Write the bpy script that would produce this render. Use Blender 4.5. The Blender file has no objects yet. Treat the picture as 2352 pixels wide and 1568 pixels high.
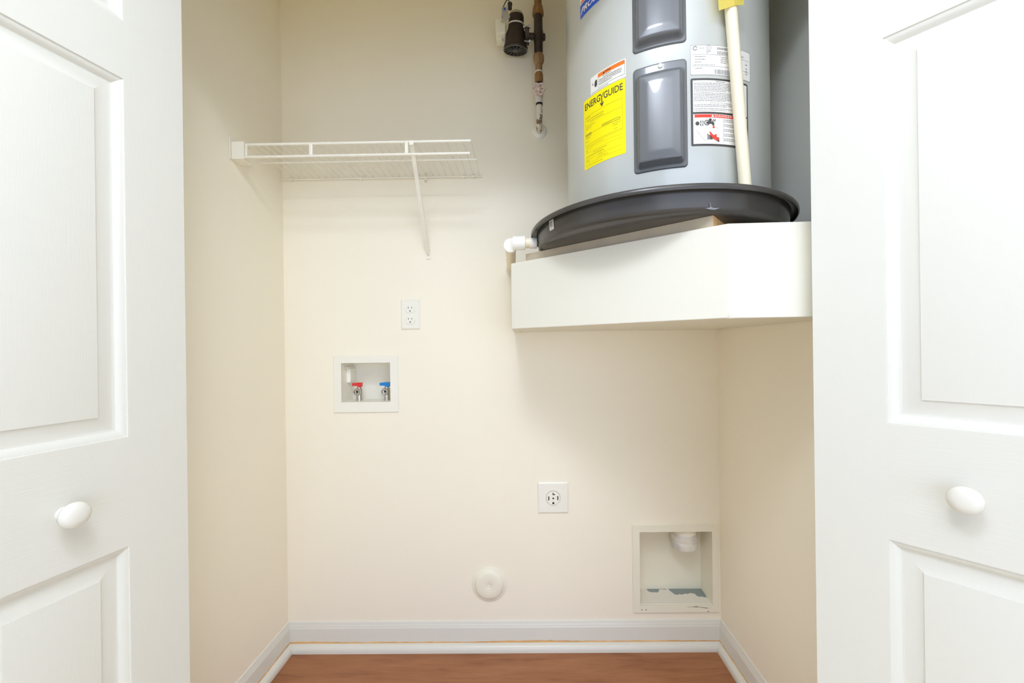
import bpy, bmesh, math, random
from mathutils import Vector, Matrix
random.seed(7)
SC = bpy.context.scene
COL = SC.collection
PI = math.pi

# ------------------------------------------------------------------ camera
EYE = 1.14
YAW, ROLL = math.radians(0.6), math.radians(0.75)
cd = bpy.data.cameras.new('camera')
cam = bpy.data.objects.new('camera', cd)
COL.objects.link(cam)
cd.sensor_fit = 'HORIZONTAL'
cd.sensor_width = 36.0
cd.lens = 950.0 / 2352.0 * 36.0
cd.shift_x = -0.0081
cd.shift_y = 0.0056
cd.clip_start = 0.01
fwd = Vector((-math.sin(YAW), math.cos(YAW), 0))
rgt = Vector((math.cos(YAW), math.sin(YAW), 0))
upv = Vector((0, 0, 1))
r2 = rgt * math.cos(ROLL) - upv * math.sin(ROLL)
u2 = upv * math.cos(ROLL) + rgt * math.sin(ROLL)
m = Matrix((r2, u2, -fwd)).transposed().to_4x4()
m.translation = Vector((0, 0, EYE))
cam.matrix_world = m
SC.camera = cam

# ------------------------------------------------------------------ world, lamps, exposure
SC.view_settings.view_transform = 'Standard'
SC.view_settings.look = 'None'
SC.view_settings.exposure = -0.32
SC.view_settings.gamma = 1.0
SC.view_settings.use_curve_mapping = False
w = bpy.data.worlds.new('daylight')
SC.world = w
w.use_nodes = True
bg = w.node_tree.nodes['Background']
bg.inputs['Color'].default_value = (0.845, 0.95, 1.19, 1)
bg.inputs['Strength'].default_value = 0.85

def lamp(name, loc, rot, size, power, color, shape='DISK', size_y=None):
    ld = bpy.data.lights.new(name, 'AREA')
    ld.shape = shape
    ld.size = size
    if size_y: ld.size_y = size_y
    ld.energy = power
    ld.color = color
    o = bpy.data.objects.new(name, ld)
    COL.objects.link(o)
    o.location = loc
    o.rotation_euler = rot
    return o
lamp('hall_ceiling_lamp', (-0.15, -0.05, 2.43), (0, 0, 0), 0.4, 15.0, (0.88, 0.97, 1.12))
lamp('frontal_fill', (0.95, -2.05, 1.00), (math.radians(90), 0, 0), 2.9, 33.0, (0.85, 0.955, 1.21), 'RECTANGLE', 1.5)  # added fill light behind the camera, brightens the closet; not a known window
fd = bpy.data.lights.new('bounce_flash', 'SPOT')      # the photographer's flash, turned up at the hall ceiling
fd.energy = 240.0; fd.color = (0.85, 0.935, 1.18); fd.spot_size = math.radians(112); fd.spot_blend = 0.8; fd.shadow_soft_size = 0.04
fo = bpy.data.objects.new('bounce_flash', fd); COL.objects.link(fo)
fo.location = (0.10, -0.50, 1.62); fo.rotation_euler = (PI, 0, 0)
SC.cycles.max_bounces = 14
SC.cycles.diffuse_bounces = 10
SC.cycles.glossy_bounces = 6
SC.cycles.use_denoising = True

# ------------------------------------------------------------------ materials
def mat(name, col, rough=0.5, metal=0.0, var=0.0, vscale=8.0, bump=0.0, bscale=200.0, stretch=(1, 1, 1), spec=0.5, coat=0.0):
    mt = bpy.data.materials.new(name)
    mt.use_nodes = True
    nt = mt.node_tree
    b = nt.nodes['Principled BSDF']
    b.inputs['Base Color'].default_value = (*col, 1)
    b.inputs['Roughness'].default_value = rough
    b.inputs['Metallic'].default_value = metal
    b.inputs['Specular IOR Level'].default_value = spec
    b.inputs['Coat Weight'].default_value = coat
    tc = nt.nodes.new('ShaderNodeTexCoord')
    mp = nt.nodes.new('ShaderNodeMapping')
    mp.inputs['Scale'].default_value = stretch
    nt.links.new(tc.outputs['Object'], mp.inputs['Vector'])
    if var > 0:
        n = nt.nodes.new('ShaderNodeTexNoise')
        n.inputs['Scale'].default_value = vscale
        n.inputs['Detail'].default_value = 5
        nt.links.new(mp.outputs['Vector'], n.inputs['Vector'])
        rp = nt.nodes.new('ShaderNodeValToRGB')
        rp.color_ramp.elements[0].position = 0.3
        rp.color_ramp.elements[1].position = 0.7
        rp.color_ramp.elements[0].color = (*[max(0, c * (1 - var)) for c in col], 1)
        rp.color_ramp.elements[1].color = (*[min(1, c * (1 + var)) for c in col], 1)
        nt.links.new(n.outputs['Fac'], rp.inputs['Fac'])
        nt.links.new(rp.outputs['Color'], b.inputs['Base Color'])
    if bump > 0:
        n2 = nt.nodes.new('ShaderNodeTexNoise')
        n2.inputs['Scale'].default_value = bscale
        n2.inputs['Detail'].default_value = 3
        nt.links.new(mp.outputs['Vector'], n2.inputs['Vector'])
        bp = nt.nodes.new('ShaderNodeBump')
        bp.inputs['Strength'].default_value = bump
        bp.inputs['Distance'].default_value = 0.002
        nt.links.new(n2.outputs['Fac'], bp.inputs['Height'])
        nt.links.new(bp.outputs['Normal'], b.inputs['Normal'])
    return mt

M = {}
M['wall'] = mat('wall_paint', (0.92, 0.863, 0.715), 0.6, bump=0.10, bscale=260, var=0.008, vscale=3)
M['ceil'] = mat('ceiling_paint', (0.92, 0.88, 0.74), 0.8, bump=0.15, bscale=120)
M['hall'] = mat('hall_paint', (0.88, 0.86, 0.78), 0.7, bump=0.1, bscale=260)
M['trim'] = mat('trim_paint', (0.74, 0.725, 0.65), 0.32, bump=0.06, bscale=60)
M['door'] = mat('door_paint', (0.73, 0.715, 0.64), 0.42, bump=0.10, bscale=30, stretch=(14, 14, 1.0))
M['doorh'] = mat('door_rail_paint', (0.73, 0.715, 0.64), 0.42, bump=0.10, bscale=30, stretch=(1.0, 1.0, 14))
M['knob'] = mat('knob_enamel', (0.78, 0.76, 0.68), 0.2, bump=0.02, bscale=40)
M['plat'] = mat('platform_paint', (0.78, 0.755, 0.645), 0.5, bump=0.08, bscale=180)
M['plastic'] = mat('white_plastic', (0.88, 0.86, 0.76), 0.35, bump=0.02, bscale=120)
M['plastic_c'] = mat('painted_plastic', (0.86, 0.825, 0.68), 0.45, bump=0.05, bscale=150)
M['slot'] = mat('dark_slot', (0.02, 0.018, 0.015), 0.6, bump=0.02)
M['wire'] = mat('vinyl_wire', (0.87, 0.84, 0.73), 0.35, bump=0.02, bscale=90)
M['tank'] = mat('grey_enamel', (0.55, 0.565, 0.52), 0.27, metal=0.1, bump=0.03, bscale=14, stretch=(1, 1, 0.6), coat=0.25)
M['wall_shade'] = mat('wall_shade_grey', (0.90, 0.90, 0.85), 0.3, metal=0.1, bump=0.02, bscale=10)  # grey tone standing in for the right wall in shade
M['cover'] = mat('charcoal_cover', (0.125, 0.13, 0.135), 0.25, bump=0.03, bscale=20, coat=0.3)
M['pan'] = mat('black_pan_plastic', (0.06, 0.055, 0.049), 0.26, bump=0.05, bscale=30, var=0.1, vscale=12)
M['pvc'] = mat('white_pvc', (0.86, 0.84, 0.76), 0.3, bump=0.02)
M['pvc_c'] = mat('cream_pvc', (0.85, 0.74, 0.52), 0.35, var=0.05, vscale=30, bump=0.02)
M['cpvc'] = mat('cream_cpvc', (0.84, 0.76, 0.56), 0.35, var=0.02, vscale=6, bump=0.02)
M['yellow'] = mat('yellow_label', (0.93, 0.80, 0.0), 0.35, bump=0.01)
M['tag'] = mat('yellow_tag', (0.9, 0.78, 0.17), 0.4, bump=0.03, var=0.04, vscale=30)
M['lab'] = mat('white_label', (0.82, 0.80, 0.73), 0.3, bump=0.01)
M['ink'] = mat('black_ink', (0.06, 0.055, 0.05), 0.45, bump=0.01)
M['inkg'] = mat('grey_ink', (0.30, 0.30, 0.30), 0.45, bump=0.01)
M['inky'] = mat('olive_ink', (0.42, 0.36, 0.02), 0.4, bump=0.01)
M['red'] = mat('red_ink', (0.75, 0.05, 0.025), 0.35, bump=0.01)
M['orange'] = mat('orange_ink', (0.9, 0.19, 0.015), 0.35, bump=0.01)
M['blue'] = mat('blue_ink', (0.01, 0.10, 0.58), 0.3, bump=0.01)
M['hred'] = mat('red_lever', (0.72, 0.04, 0.035), 0.4, bump=0.03)
M['hblue'] = mat('blue_lever', (0.01, 0.22, 0.62), 0.4, bump=0.03)
M['nickel'] = mat('nickel', (0.60, 0.57, 0.52), 0.28, metal=0.9, var=0.1, vscale=60, bump=0.03)
M['brass'] = mat('aged_brass', (0.30, 0.16, 0.055), 0.5, metal=0.35, var=0.3, vscale=30, bump=0.1)
M['copper'] = mat('dull_copper', (0.34, 0.20, 0.10), 0.5, metal=0.3, var=0.3, vscale=35, bump=0.1)
M['bronze'] = mat('dark_bronze', (0.05, 0.034, 0.026), 0.45, metal=0.3, var=0.4, vscale=25, bump=0.1)
M['motor'] = mat('motor_black', (0.035, 0.021, 0.015), 0.4, metal=0.2, var=0.3, vscale=20, bump=0.05)
M['motorband'] = mat('motor_band', (0.42, 0.38, 0.28), 0.5, bump=0.05)
M['grille'] = mat('motor_grille', (0.10, 0.10, 0.085), 0.45, metal=0.3, bump=0.05)
M['tagw'] = mat('pump_label_plate', (0.70, 0.68, 0.62), 0.45, bump=0.03)
M['gbolt'] = mat('zinc_bolt', (0.35, 0.36, 0.33), 0.4, metal=0.7, bump=0.03)
M['wheel'] = mat('worn_pink_wheel', (0.72, 0.56, 0.50), 0.5, var=0.12, vscale=120, bump=0.05)
M['wood'] = mat('raw_wood', (0.72, 0.44, 0.18), 0.7, var=0.2, vscale=14, bump=0.1, stretch=(1, 8, 8))
M['ply'] = mat('painted_plywood', (0.58, 0.49, 0.35), 0.6, var=0.06, vscale=20, bump=0.08)
M['screw'] = mat('screw_head', (0.45, 0.42, 0.36), 0.4, metal=0.5, bump=0.02)
M['cord'] = mat('cord_black', (0.03, 0.027, 0.02), 0.5, bump=0.02)

def two_tone(name, a, b_, scale, lo, hi, rough=0.5, bump=0.1, axis=None, metal=0.0, bias=None):
    """worn paint: noise decides between coat a and what is under it"""
    mt = mat(name, a, rough, metal, bump=bump, bscale=80)
    nt = mt.node_tree
    bs = nt.nodes['Principled BSDF']
    geo = nt.nodes.new('ShaderNodeNewGeometry')
    n = nt.nodes.new('ShaderNodeTexNoise')
    n.inputs['Scale'].default_value = scale
    n.inputs['Detail'].default_value = 7
    nt.links.new(geo.outputs['Position'], n.inputs['Vector'])
    src = n.outputs['Fac']
    if bias:
        sep = nt.nodes.new('ShaderNodeSeparateXYZ')
        nt.links.new(geo.outputs['Position'], sep.inputs['Vector'])
        for ax, c0, k in bias:
            s = nt.nodes.new('ShaderNodeMath'); s.operation = 'SUBTRACT'; s.inputs[1].default_value = c0
            nt.links.new(sep.outputs[ax], s.inputs[0])
            ml = nt.nodes.new('ShaderNodeMath'); ml.operation = 'MULTIPLY_ADD'; ml.inputs[1].default_value = k
            nt.links.new(s.outputs[0], ml.inputs[0]); nt.links.new(src, ml.inputs[2])
            src = ml.outputs[0]
    rp = nt.nodes.new('ShaderNodeValToRGB')
    rp.color_ramp.elements[0].position = lo
    rp.color_ramp.elements[1].position = hi
    rp.color_ramp.elements[0].color = (*a, 1)
    rp.color_ramp.elements[1].color = (*b_, 1)
    nt.links.new(src, rp.inputs['Fac'])
    nt.links.new(rp.outputs['Color'], bs.inputs['Base Color'])
    return mt
M['chip'] = two_tone('chipped_painted_steel', (0.80, 0.775, 0.70), (0.26, 0.31, 0.30), 22, 0.56, 0.59, bias=[('Y', 1.638, 6.0), ('X', 0.53, 1.6)])
M['pipe_chip'] = two_tone('chipped_white_pipe', (0.74, 0.69, 0.60), (0.20, 0.13, 0.07), 34, 0.56, 0.58, metal=0.1)
M['tape'] = two_tone('duct_tape', (0.60, 0.60, 0.56), (0.80, 0.78, 0.70), 22, 0.42, 0.60, rough=0.35)

def floor_mat():
    mt = bpy.data.materials.new('wood_floor')
    mt.use_nodes = True
    nt = mt.node_tree
    b = nt.nodes['Principled BSDF']
    b.inputs['Roughness'].default_value = 0.42
    tc = nt.nodes.new('ShaderNodeTexCoord')
    mp = nt.nodes.new('ShaderNodeMapping')
    mp.inputs['Scale'].default_value = (1.1, 9.0, 1)
    nt.links.new(tc.outputs['Object'], mp.inputs['Vector'])
    n = nt.nodes.new('ShaderNodeTexNoise')
    n.inputs['Scale'].default_value = 3.2; n.inputs['Detail'].default_value = 9; n.inputs['Roughness'].default_value = 0.62
    n.inputs['Distortion'].default_value = 0.6
    nt.links.new(mp.outputs['Vector'], n.inputs['Vector'])
    mp2 = nt.nodes.new('ShaderNodeMapping')
    mp2.inputs['Scale'].default_value = (5.0, 55.0, 1)
    nt.links.new(tc.outputs['Object'], mp2.inputs['Vector'])
    n2 = nt.nodes.new('ShaderNodeTexNoise')
    n2.inputs['Scale'].default_value = 3.0; n2.inputs['Detail'].default_value = 6
    nt.links.new(mp2.outputs['Vector'], n2.inputs['Vector'])
    mx = nt.nodes.new('ShaderNodeMath'); mx.operation = 'MULTIPLY_ADD'; mx.inputs[1].default_value = 0.35
    nt.links.new(n2.outputs['Fac'], mx.inputs[0]); nt.links.new(n.outputs['Fac'], mx.inputs[2])
    rp = nt.nodes.new('ShaderNodeValToRGB')
    e = rp.color_ramp.elements
    e[0].position = 0.40; e[0].color = (0.20, 0.070, 0.025, 1)
    e[1].position = 0.92; e[1].color = (0.40, 0.172, 0.072, 1)
    k = e.new(0.60); k.color = (0.31, 0.120, 0.046, 1)
    nt.links.new(mx.outputs[0], rp.inputs['Fac'])
    nt.links.new(rp.outputs['Color'], b.inputs['Base Color'])
    bp = nt.nodes.new('ShaderNodeBump'); bp.inputs['Strength'].default_value = 0.12; bp.inputs['Distance'].default_value = 0.001
    nt.links.new(n2.outputs['Fac'], bp.inputs['Height'])
    nt.links.new(bp.outputs['Normal'], b.inputs['Normal'])
    return mt
M['floor'] = floor_mat()
M['bounce_floor'] = mat('pale_bounce_floor', (0.80, 0.68, 0.48), 0.95, var=0.05, vscale=60, bump=0.6, bscale=400)

# ------------------------------------------------------------------ helpers
def link(name, bm, m, root=None, parent=None, smooth=None):
    """root: the Empty whose location the mesh is made relative to; parent: object it hangs under"""
    me = bpy.data.meshes.new(name)
    bmesh.ops.recalc_face_normals(bm, faces=bm.faces)
    if root is not None:
        bmesh.ops.translate(bm, verts=bm.verts, vec=-Vector(root['_loc']))
    bm.to_mesh(me)
    bm.free()
    if smooth is not None:
        me.shade_smooth() if smooth >= 180 else me.set_sharp_from_angle(angle=math.radians(smooth))
        if smooth < 180:
            me.polygons.foreach_set('use_smooth', [True] * len(me.polygons))
    me.materials.append(m)
    o = bpy.data.objects.new(name, me)
    COL.objects.link(o)
    p = parent if parent is not None else root
    if p is not None: o.parent = p
    return o

def thing(name, loc, label=None, cat=None, group=None, kind=None):
    o = bpy.data.objects.new(name, None)
    o.empty_display_size = 0.05
    COL.objects.link(o)
    o.location = loc
    o['_loc'] = tuple(loc)
    if label: o['label'] = label
    if cat: o['category'] = cat
    if group: o['group'] = group
    if kind: o['kind'] = kind
    return o

def struct(name, bm, m, smooth=None):
    o = link(name, bm, m, smooth=smooth)
    o['kind'] = 'structure'
    o['_loc'] = (0.0, 0.0, 0.0)
    return o

def box(bm, x0, x1, y0, y1, z0, z1, bev=0.0, seg=2):
    t = bmesh.new()
    bmesh.ops.create_cube(t, size=1)
    for v in t.verts:
        v.co = Vector((x0 + (v.co.x + .5) * (x1 - x0), y0 + (v.co.y + .5) * (y1 - y0), z0 + (v.co.z + .5) * (z1 - z0)))
    if bev > 0:
        bmesh.ops.bevel(t, geom=t.edges[:], offset=bev, segments=seg, affect='EDGES', profile=0.5)
    merge(bm, t)
    return bm

def merge(bm, t, mtx=None):
    if mtx is not None: bmesh.ops.transform(t, matrix=mtx, verts=t.verts)
    me = bpy.data.meshes.new('t')
    t.to_mesh(me); t.free()
    bm.from_mesh(me)
    bpy.data.meshes.remove(me)

def prism(bm, pts, z0, z1, bev=0.0):
    t = bmesh.new()
    lo = [t.verts.new((x, y, z0)) for x, y in pts]
    hi = [t.verts.new((x, y, z1)) for x, y in pts]
    t.faces.new(lo[::-1]); t.faces.new(hi)
    n = len(pts)
    for i in range(n):
        t.faces.new((lo[i], lo[(i + 1) % n], hi[(i + 1) % n], hi[i]))
    if bev: bmesh.ops.bevel(t, geom=t.edges[:], offset=bev, segments=2, affect='EDGES', profile=0.5)
    merge(bm, t)
    return bm

def lathe(bm, prof, n=48, mtx=None, cap=True):
    """prof: (radius, height) from one end to the other, about +Z"""
    t = bmesh.new()
    rings = []
    for r, z in prof:
        if r < 1e-6: rings.append([t.verts.new((0, 0, z))])
        else: rings.append([t.verts.new((r * math.cos(2 * PI * i / n), r * math.sin(2 * PI * i / n), z)) for i in range(n)])
    for a, b in zip(rings, rings[1:]):
        for i in range(n):
            j = (i + 1) % n
            if len(a) == 1 and len(b) == 1: continue
            if len(a) == 1: t.faces.new((a[0], b[i], b[j]))
            elif len(b) == 1: t.faces.new((a[i], a[j], b[0]))
            else: t.faces.new((a[i], a[j], b[j], b[i]))
    if cap:
        for r in (rings[0], rings[-1]):
            if len(r) > 1: t.faces.new(r)
    merge(bm, t, mtx)
    return bm

def frame_to(p, d):
    q = Vector(d).normalized().to_track_quat('Z', 'Y')
    return Matrix.Translation(Vector(p)) @ q.to_matrix().to_4x4()

def rod(bm, a, b, r, n=12, r2=None):
    a, b = Vector(a), Vector(b)
    return lathe(bm, [(r, 0), (r if r2 is None else r2, (b - a).length)], n, frame_to(a, b - a))

def tube(bm, pts, r, n=12):
    """tube through a polyline with mitred rings"""
    P = [Vector(p) for p in pts]
    t = bmesh.new()
    rings = []
    up = None
    for i, p in enumerate(P):
        d = (P[min(i + 1, len(P) - 1)] - P[max(i - 1, 0)]).normalized()
        if up is None:
            up = d.orthogonal().normalized()
        up = (up - d * up.dot(d)).normalized()
        s = d.cross(up)
        rr = r[i] if isinstance(r, (list, tuple)) else r
        rings.append([t.verts.new(p + (up * math.cos(2 * PI * k / n) + s * math.sin(2 * PI * k / n)) * rr) for k in range(n)])
    for a, b in zip(rings, rings[1:]):
        for k in range(n):
            t.faces.new((a[k], a[(k + 1) % n], b[(k + 1) % n], b[k]))
    t.faces.new(rings[0][::-1]); t.faces.new(rings[-1])
    merge(bm, t)
    return bm

def arc(c, r, a0, a1, n, f):
    return [f(c[0] + r * math.cos(a0 + (a1 - a0) * i / n), c[1] + r * math.sin(a0 + (a1 - a0) * i / n)) for i in range(n + 1)]

def sweep(bm, prof, A, B, out, a_m=0.0, b_m=0.0):
    """profile (outward, z) carried from A to B; a_m/b_m: mitre, ends pulled in by that times the outward distance"""
    A, B, out = Vector(A), Vector(B), Vector(out)
    d = (B - A).normalized()
    t = bmesh.new()
    ra = [t.verts.new(A + out * o + Vector((0, 0, z)) + d * o * a_m) for o, z in prof]
    rb = [t.verts.new(B + out * o + Vector((0, 0, z)) - d * o * b_m) for o, z in prof]
    n = len(prof)
    for i in range(n):
        j = (i + 1) % n
        t.faces.new((ra[i], ra[j], rb[j], rb[i]))
    t.faces.new(ra[::-1]); t.faces.new(rb)
    merge(bm, t)
    return bm

# ------------------------------------------------------------------ the closet shell
D = 1.57                      # back wall
XL, XR = -0.916, 0.728        # side walls
CH = 2.50
FY0, FY1 = 0.79, 0.87         # front wall with the opening
HEAD = 2.10

b = bmesh.new(); box(b, XL - 0.1, XR + 0.1, 0.83, D + 0.14, -0.05, 0.0)
struct('floor', b, M['floor'])
b = bmesh.new(); box(b, -2.4, 2.4, -2.2, 0.83, -0.05, 0.004)
struct('floor_hall', b, M['bounce_floor'])     # hall floor out of view, made pale to bounce light into the closet
b = bmesh.new(); box(b, XL - 0.1, XR + 0.1, FY1, D + 0.14, CH, CH + 0.08)
struct('ceiling', b, M['ceil'])
b = bmesh.new(); box(b, -2.4, 2.4, -2.2, FY1, 2.46, 2.56)
struct('ceiling_hall', b, M['hall'])

# back wall with two openings for the recessed boxes
HOLES = [(-0.703, -0.507, 0.935, 1.093), (0.4185, 0.7005, 0.1535, 0.4425)]
b = bmesh.new()
xs = sorted({XL - 0.1, XR + 0.1} | {h for H in HOLES for h in H[:2]})
zs = sorted({0.0, CH} | {h for H in HOLES for h in H[2:]})
t = bmesh.new()
Y1 = D + 0.13
def in_hole(x, z):
    return any(H[0] < x < H[1] and H[2] < z < H[3] for H in HOLES)
for i in range(len(xs) - 1):
    for j in range(len(zs) - 1):
        if not in_hole((xs[i] + xs[i + 1]) / 2, (zs[j] + zs[j + 1]) / 2):
            for y in (D, Y1):
                t.faces.new([t.verts.new((x, y, z)) for x, z in ((xs[i], zs[j]), (xs[i + 1], zs[j]), (xs[i + 1], zs[j + 1]), (xs[i], zs[j + 1]))])
for H in HOLES:
    c = [(H[0], H[2]), (H[1], H[2]), (H[1], H[3]), (H[0], H[3])]
    for k in range(4):
        (xa, za), (xb, zb) = c[k], c[(k + 1) % 4]
        t.faces.new([t.verts.new(p) for p in ((xa, D, za), (xb, D, zb), (xb, Y1, zb), (xa, Y1, za))])
c = [(xs[0], 0), (xs[-1], 0), (xs[-1], CH), (xs[0], CH)]
for k in range(4):
    (xa, za), (xb, zb) = c[k], c[(k + 1) % 4]
    t.faces.new([t.verts.new(p) for p in ((xa, D, za), (xb, D, zb), (xb, Y1, zb), (xa, Y1, za))])
bmesh.ops.remove_doubles(t, verts=t.verts, dist=1e-5)
merge(b, t)
struct('wall_back', b, M['wall'])
b = bmesh.new(); box(b, XL - 0.1, XL, FY0, D, 0, CH); struct('wall_left', b, M['wall'])
b = bmesh.new(); box(b, XR, XR + 0.1, FY0, D, 0, CH); struct('wall_right', b, M['wall'])
# the hall's wall around the opening: left of it, right of it, header above it
b = bmesh.new()
box(b, -2.4, XL - 0.1, FY0, FY1, 0, CH); box(b, XR + 0.1, 2.4, FY0, FY1, 0, CH)
box(b, XL - 0.1, XR + 0.1, FY0, FY1 - 0.001, HEAD, CH - 0.001)
struct('wall_front', b, M['hall'])
b = bmesh.new()
box(b, XL - 0.005, XR + 0.005, 0.835, 0.868, 2.045, 2.075, 0.002)
struct('trim_1', b, M['trim'])       # the bifold track under the header
b = bmesh.new()
box(b, XL - 0.075, XR + 0.075, FY0 - 0.016, FY0, HEAD, HEAD + 0.065, 0.004)
box(b, XL - 0.075, XL - 0.01, FY0 - 0.016, FY0, 0, HEAD, 0.004)
box(b, XR + 0.01, XR + 0.075, FY0 - 0.016, FY0, 0, HEAD, 0.004)
struct('trim_2', b, M['trim'])       # casing on the hall side

# baseboards: moulded board, a strip of bare wood where the board was cut, quarter-round shoe
BB = [(0, 0.0), (0.011, 0.0), (0.011, 0.082), (0.0105, 0.0845), (0.0085, 0.087), (0.0085, 0.0905), (0.0075, 0.0925), (0.0055, 0.0965), (0.005, 0.1005), (0.0035, 0.104), (0.0, 0.1055)]
SHOE = [(0.011, 0.0), (0.029, 0.0), (0.029, 0.006), (0.0278, 0.0135), (0.0245, 0.0205), (0.0195, 0.0255), (0.011, 0.0285)]
GAP = [(0.0112, 0.027), (0.0122, 0.027), (0.0122, 0.0345), (0.0112, 0.0345)]
for side, A, B_, out, am, bm_ in (('back', (XL, D, 0), (XR, D, 0), (0, -1, 0), 1, 1),
                                 ('left', (XL, FY1 - 0.04, 0), (XL, D, 0), (1, 0, 0), 0, 1),
                                 ('right', (XR, FY1 - 0.04, 0), (XR, D, 0), (-1, 0, 0), 0, 1)):
    bb = struct('baseboard_' + side, sweep(bmesh.new(), BB, A, B_, out, am, bm_), M['trim'], 40)
    link('shoe_moulding', sweep(bmesh.new(), SHOE, A, B_, out, am, bm_), M['trim'], parent=bb, smooth=40)
    # bare edge with a ragged upper rim
    t = bmesh.new()
    Av, Bv, ov = Vector(A), Vector(B_), Vector(out)
    d = (Bv - Av).normalized(); L = (Bv - Av).length
    n = max(12, int(L / 0.02)); lo = []; hi = []
    for i in range(n + 1):
        s = 0.0125 * am + (L - 0.0125 * (am + bm_)) * i / n
        hh = 0.0325 + random.uniform(-0.0012, 0.0014) + (0.003 * max(0, math.sin(s * 7.0 - 5.0)) if side == 'back' else 0)
        lo.append(t.verts.new(Av + d * s + ov * 0.0121 + Vector((0, 0, 0.0255))))
        hi.append(t.verts.new(Av + d * s + ov * 0.0121 + Vector((0, 0, hh))))
    back = [t.verts.new(v.co - ov * 0.0012) for v in hi]
    for i in range(n):
        t.faces.new((lo[i], lo[i + 1], hi[i + 1], hi[i])); t.faces.new((hi[i], hi[i + 1], back[i + 1], back[i]))
    g = bmesh.new(); merge(g, t)
    link('bare_wood_edge', g, M['wood'], parent=bb)['label'] = 'thin strip of bare orange wood above the shoe'

# ------------------------------------------------------------------ bifold doors
TH = 0.034
LEAF_W, LEAF_H = 0.427, 2.02
def door(name, x, y, ang, mirror, dz, label, wlabel):
    """face plane: local s along the leaf (0 at the track edge), n out of the face, z up"""
    root = thing(name, (x, y, 0.0), label, 'door', kind='structure')
    dirv = Vector((math.sin(ang) * mirror, -math.cos(ang), 0))       # from the track edge towards the hall
    nrm = Vector((-dirv.y * 1.0, dirv.x, 0)) if mirror > 0 else Vector((dirv.y, -dirv.x, 0))
    if nrm.x * mirror > 0: nrm = -nrm
    O = Vector((x, y, 0))
    mt = Matrix((dirv, nrm, Vector((0, 0, 1)))).transposed().to_4x4()
    mt.translation = O
    stile = 0.107
    P = [(0.215 + dz, 0.777 + dz), (0.978 + dz, 1.659 + dz), (1.765 + dz, 1.925 + dz)]  # openings
    z0, z1 = 0.015, 0.015 + LEAF_H
    def lk(nm, t, m, par=root, smooth=None):
        g = bmesh.new(); merge(g, t, mt)
        return link(nm, g, m, root=root, parent=par, smooth=smooth)
    for s0, s1 in ((0, stile), (LEAF_W - stile, LEAF_W)):
        lk('stile', box(bmesh.new(), s0, s1, -TH, 0, z0, z1), M['door'])
    edges = [z0] + [v for p in P for v in p] + [z1]
    for k in range(0, 8, 2):
        lk('rail', box(bmesh.new(), stile, LEAF_W - stile, -TH, 0, edges[k], edges[k + 1]), M['doorh'])
    prof = [(0, 0), (0.0022, -0.0002), (0.0030, -0.0022), (0.0065, -0.0030), (0.0100, -0.0046), (0.0135, -0.0078), (0.0165, -0.0102), (0.0200, -0.0110), (0.0215, -0.0110), (0.030, -0.0092), (0.0455, -0.0052), (0.0458, -0.0036), (0.047, -0.0034)]
    for pz0, pz1 in P:
        t = bmesh.new()
        rings = []
        for i, dd in prof:
            s0, s1, a, c = stile + i, LEAF_W - stile - i, pz0 + i, pz1 - i
            rings.append([t.verts.new(p) for p in ((s0, dd, a), (s1, dd, a), (s1, dd, c), (s0, dd, c))])
        for ra, rb in zip(rings, rings[1:]):
            for k in range(4):
                t.faces.new((ra[k], ra[(k + 1) % 4], rb[(k + 1) % 4], rb[k]))
        t.faces.new(rings[-1])
        bk = [t.verts.new((v.co.x, -TH, v.co.z)) for v in rings[0]]
        for k in range(4):
            t.faces.new((rings[0][k], bk[k], bk[(k + 1) % 4], rings[0][(k + 1) % 4]))
        t.faces.new(bk[::-1])
        lk('raised_panel', t, M['door'], smooth=18)
    # knob: base flange, neck and a full round head
    K = [(0.0, 0.0), (0.0125, 0.0), (0.0125, 0.002), (0.0095, 0.004), (0.0085, 0.010), (0.0095, 0.0135), (0.0165, 0.0165), (0.0205, 0.0205), (0.0213, 0.0245), (0.0200, 0.0290), (0.0160, 0.0330), (0.0095, 0.0352), (0.0, 0.0358)]
    t = bmesh.new()
    lathe(t, K, 32, Matrix.Translation((0.203, 0, 0.872 + dz * 1.2)) @ Matrix.Rotation(-PI / 2, 4, 'X'), cap=False)
    lk('knob', t, M['knob'], smooth=60)['label'] = wlabel
    # the second, hinged leaf folded flat behind
    t = bmesh.new()
    box(t, 0.004, LEAF_W, -TH * 2 - 0.006, -TH - 0.006, z0, z1, 0.0015)
    lk('folded_leaf', t, M['door'])
    for hz in (0.3, 1.02, 1.75):
        t = bmesh.new()
        box(t, LEAF_W, LEAF_W + 0.003, -TH * 2 + 0.002, -0.006, hz, hz + 0.07)
        lk('hinge', t, M['trim'])
    return root
door('door_1', -0.7275, 0.8805, math.radians(12.65), -1, 0.0, 'white panelled bifold door folded open on the left, its knob the lower one', 'round white knob')
door('door_2', 0.5660, 0.8180, math.radians(40.2), 1, 0.0185, 'white panelled bifold door folded open on the right, angled towards the viewer', 'round white knob chipped underneath')

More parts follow.
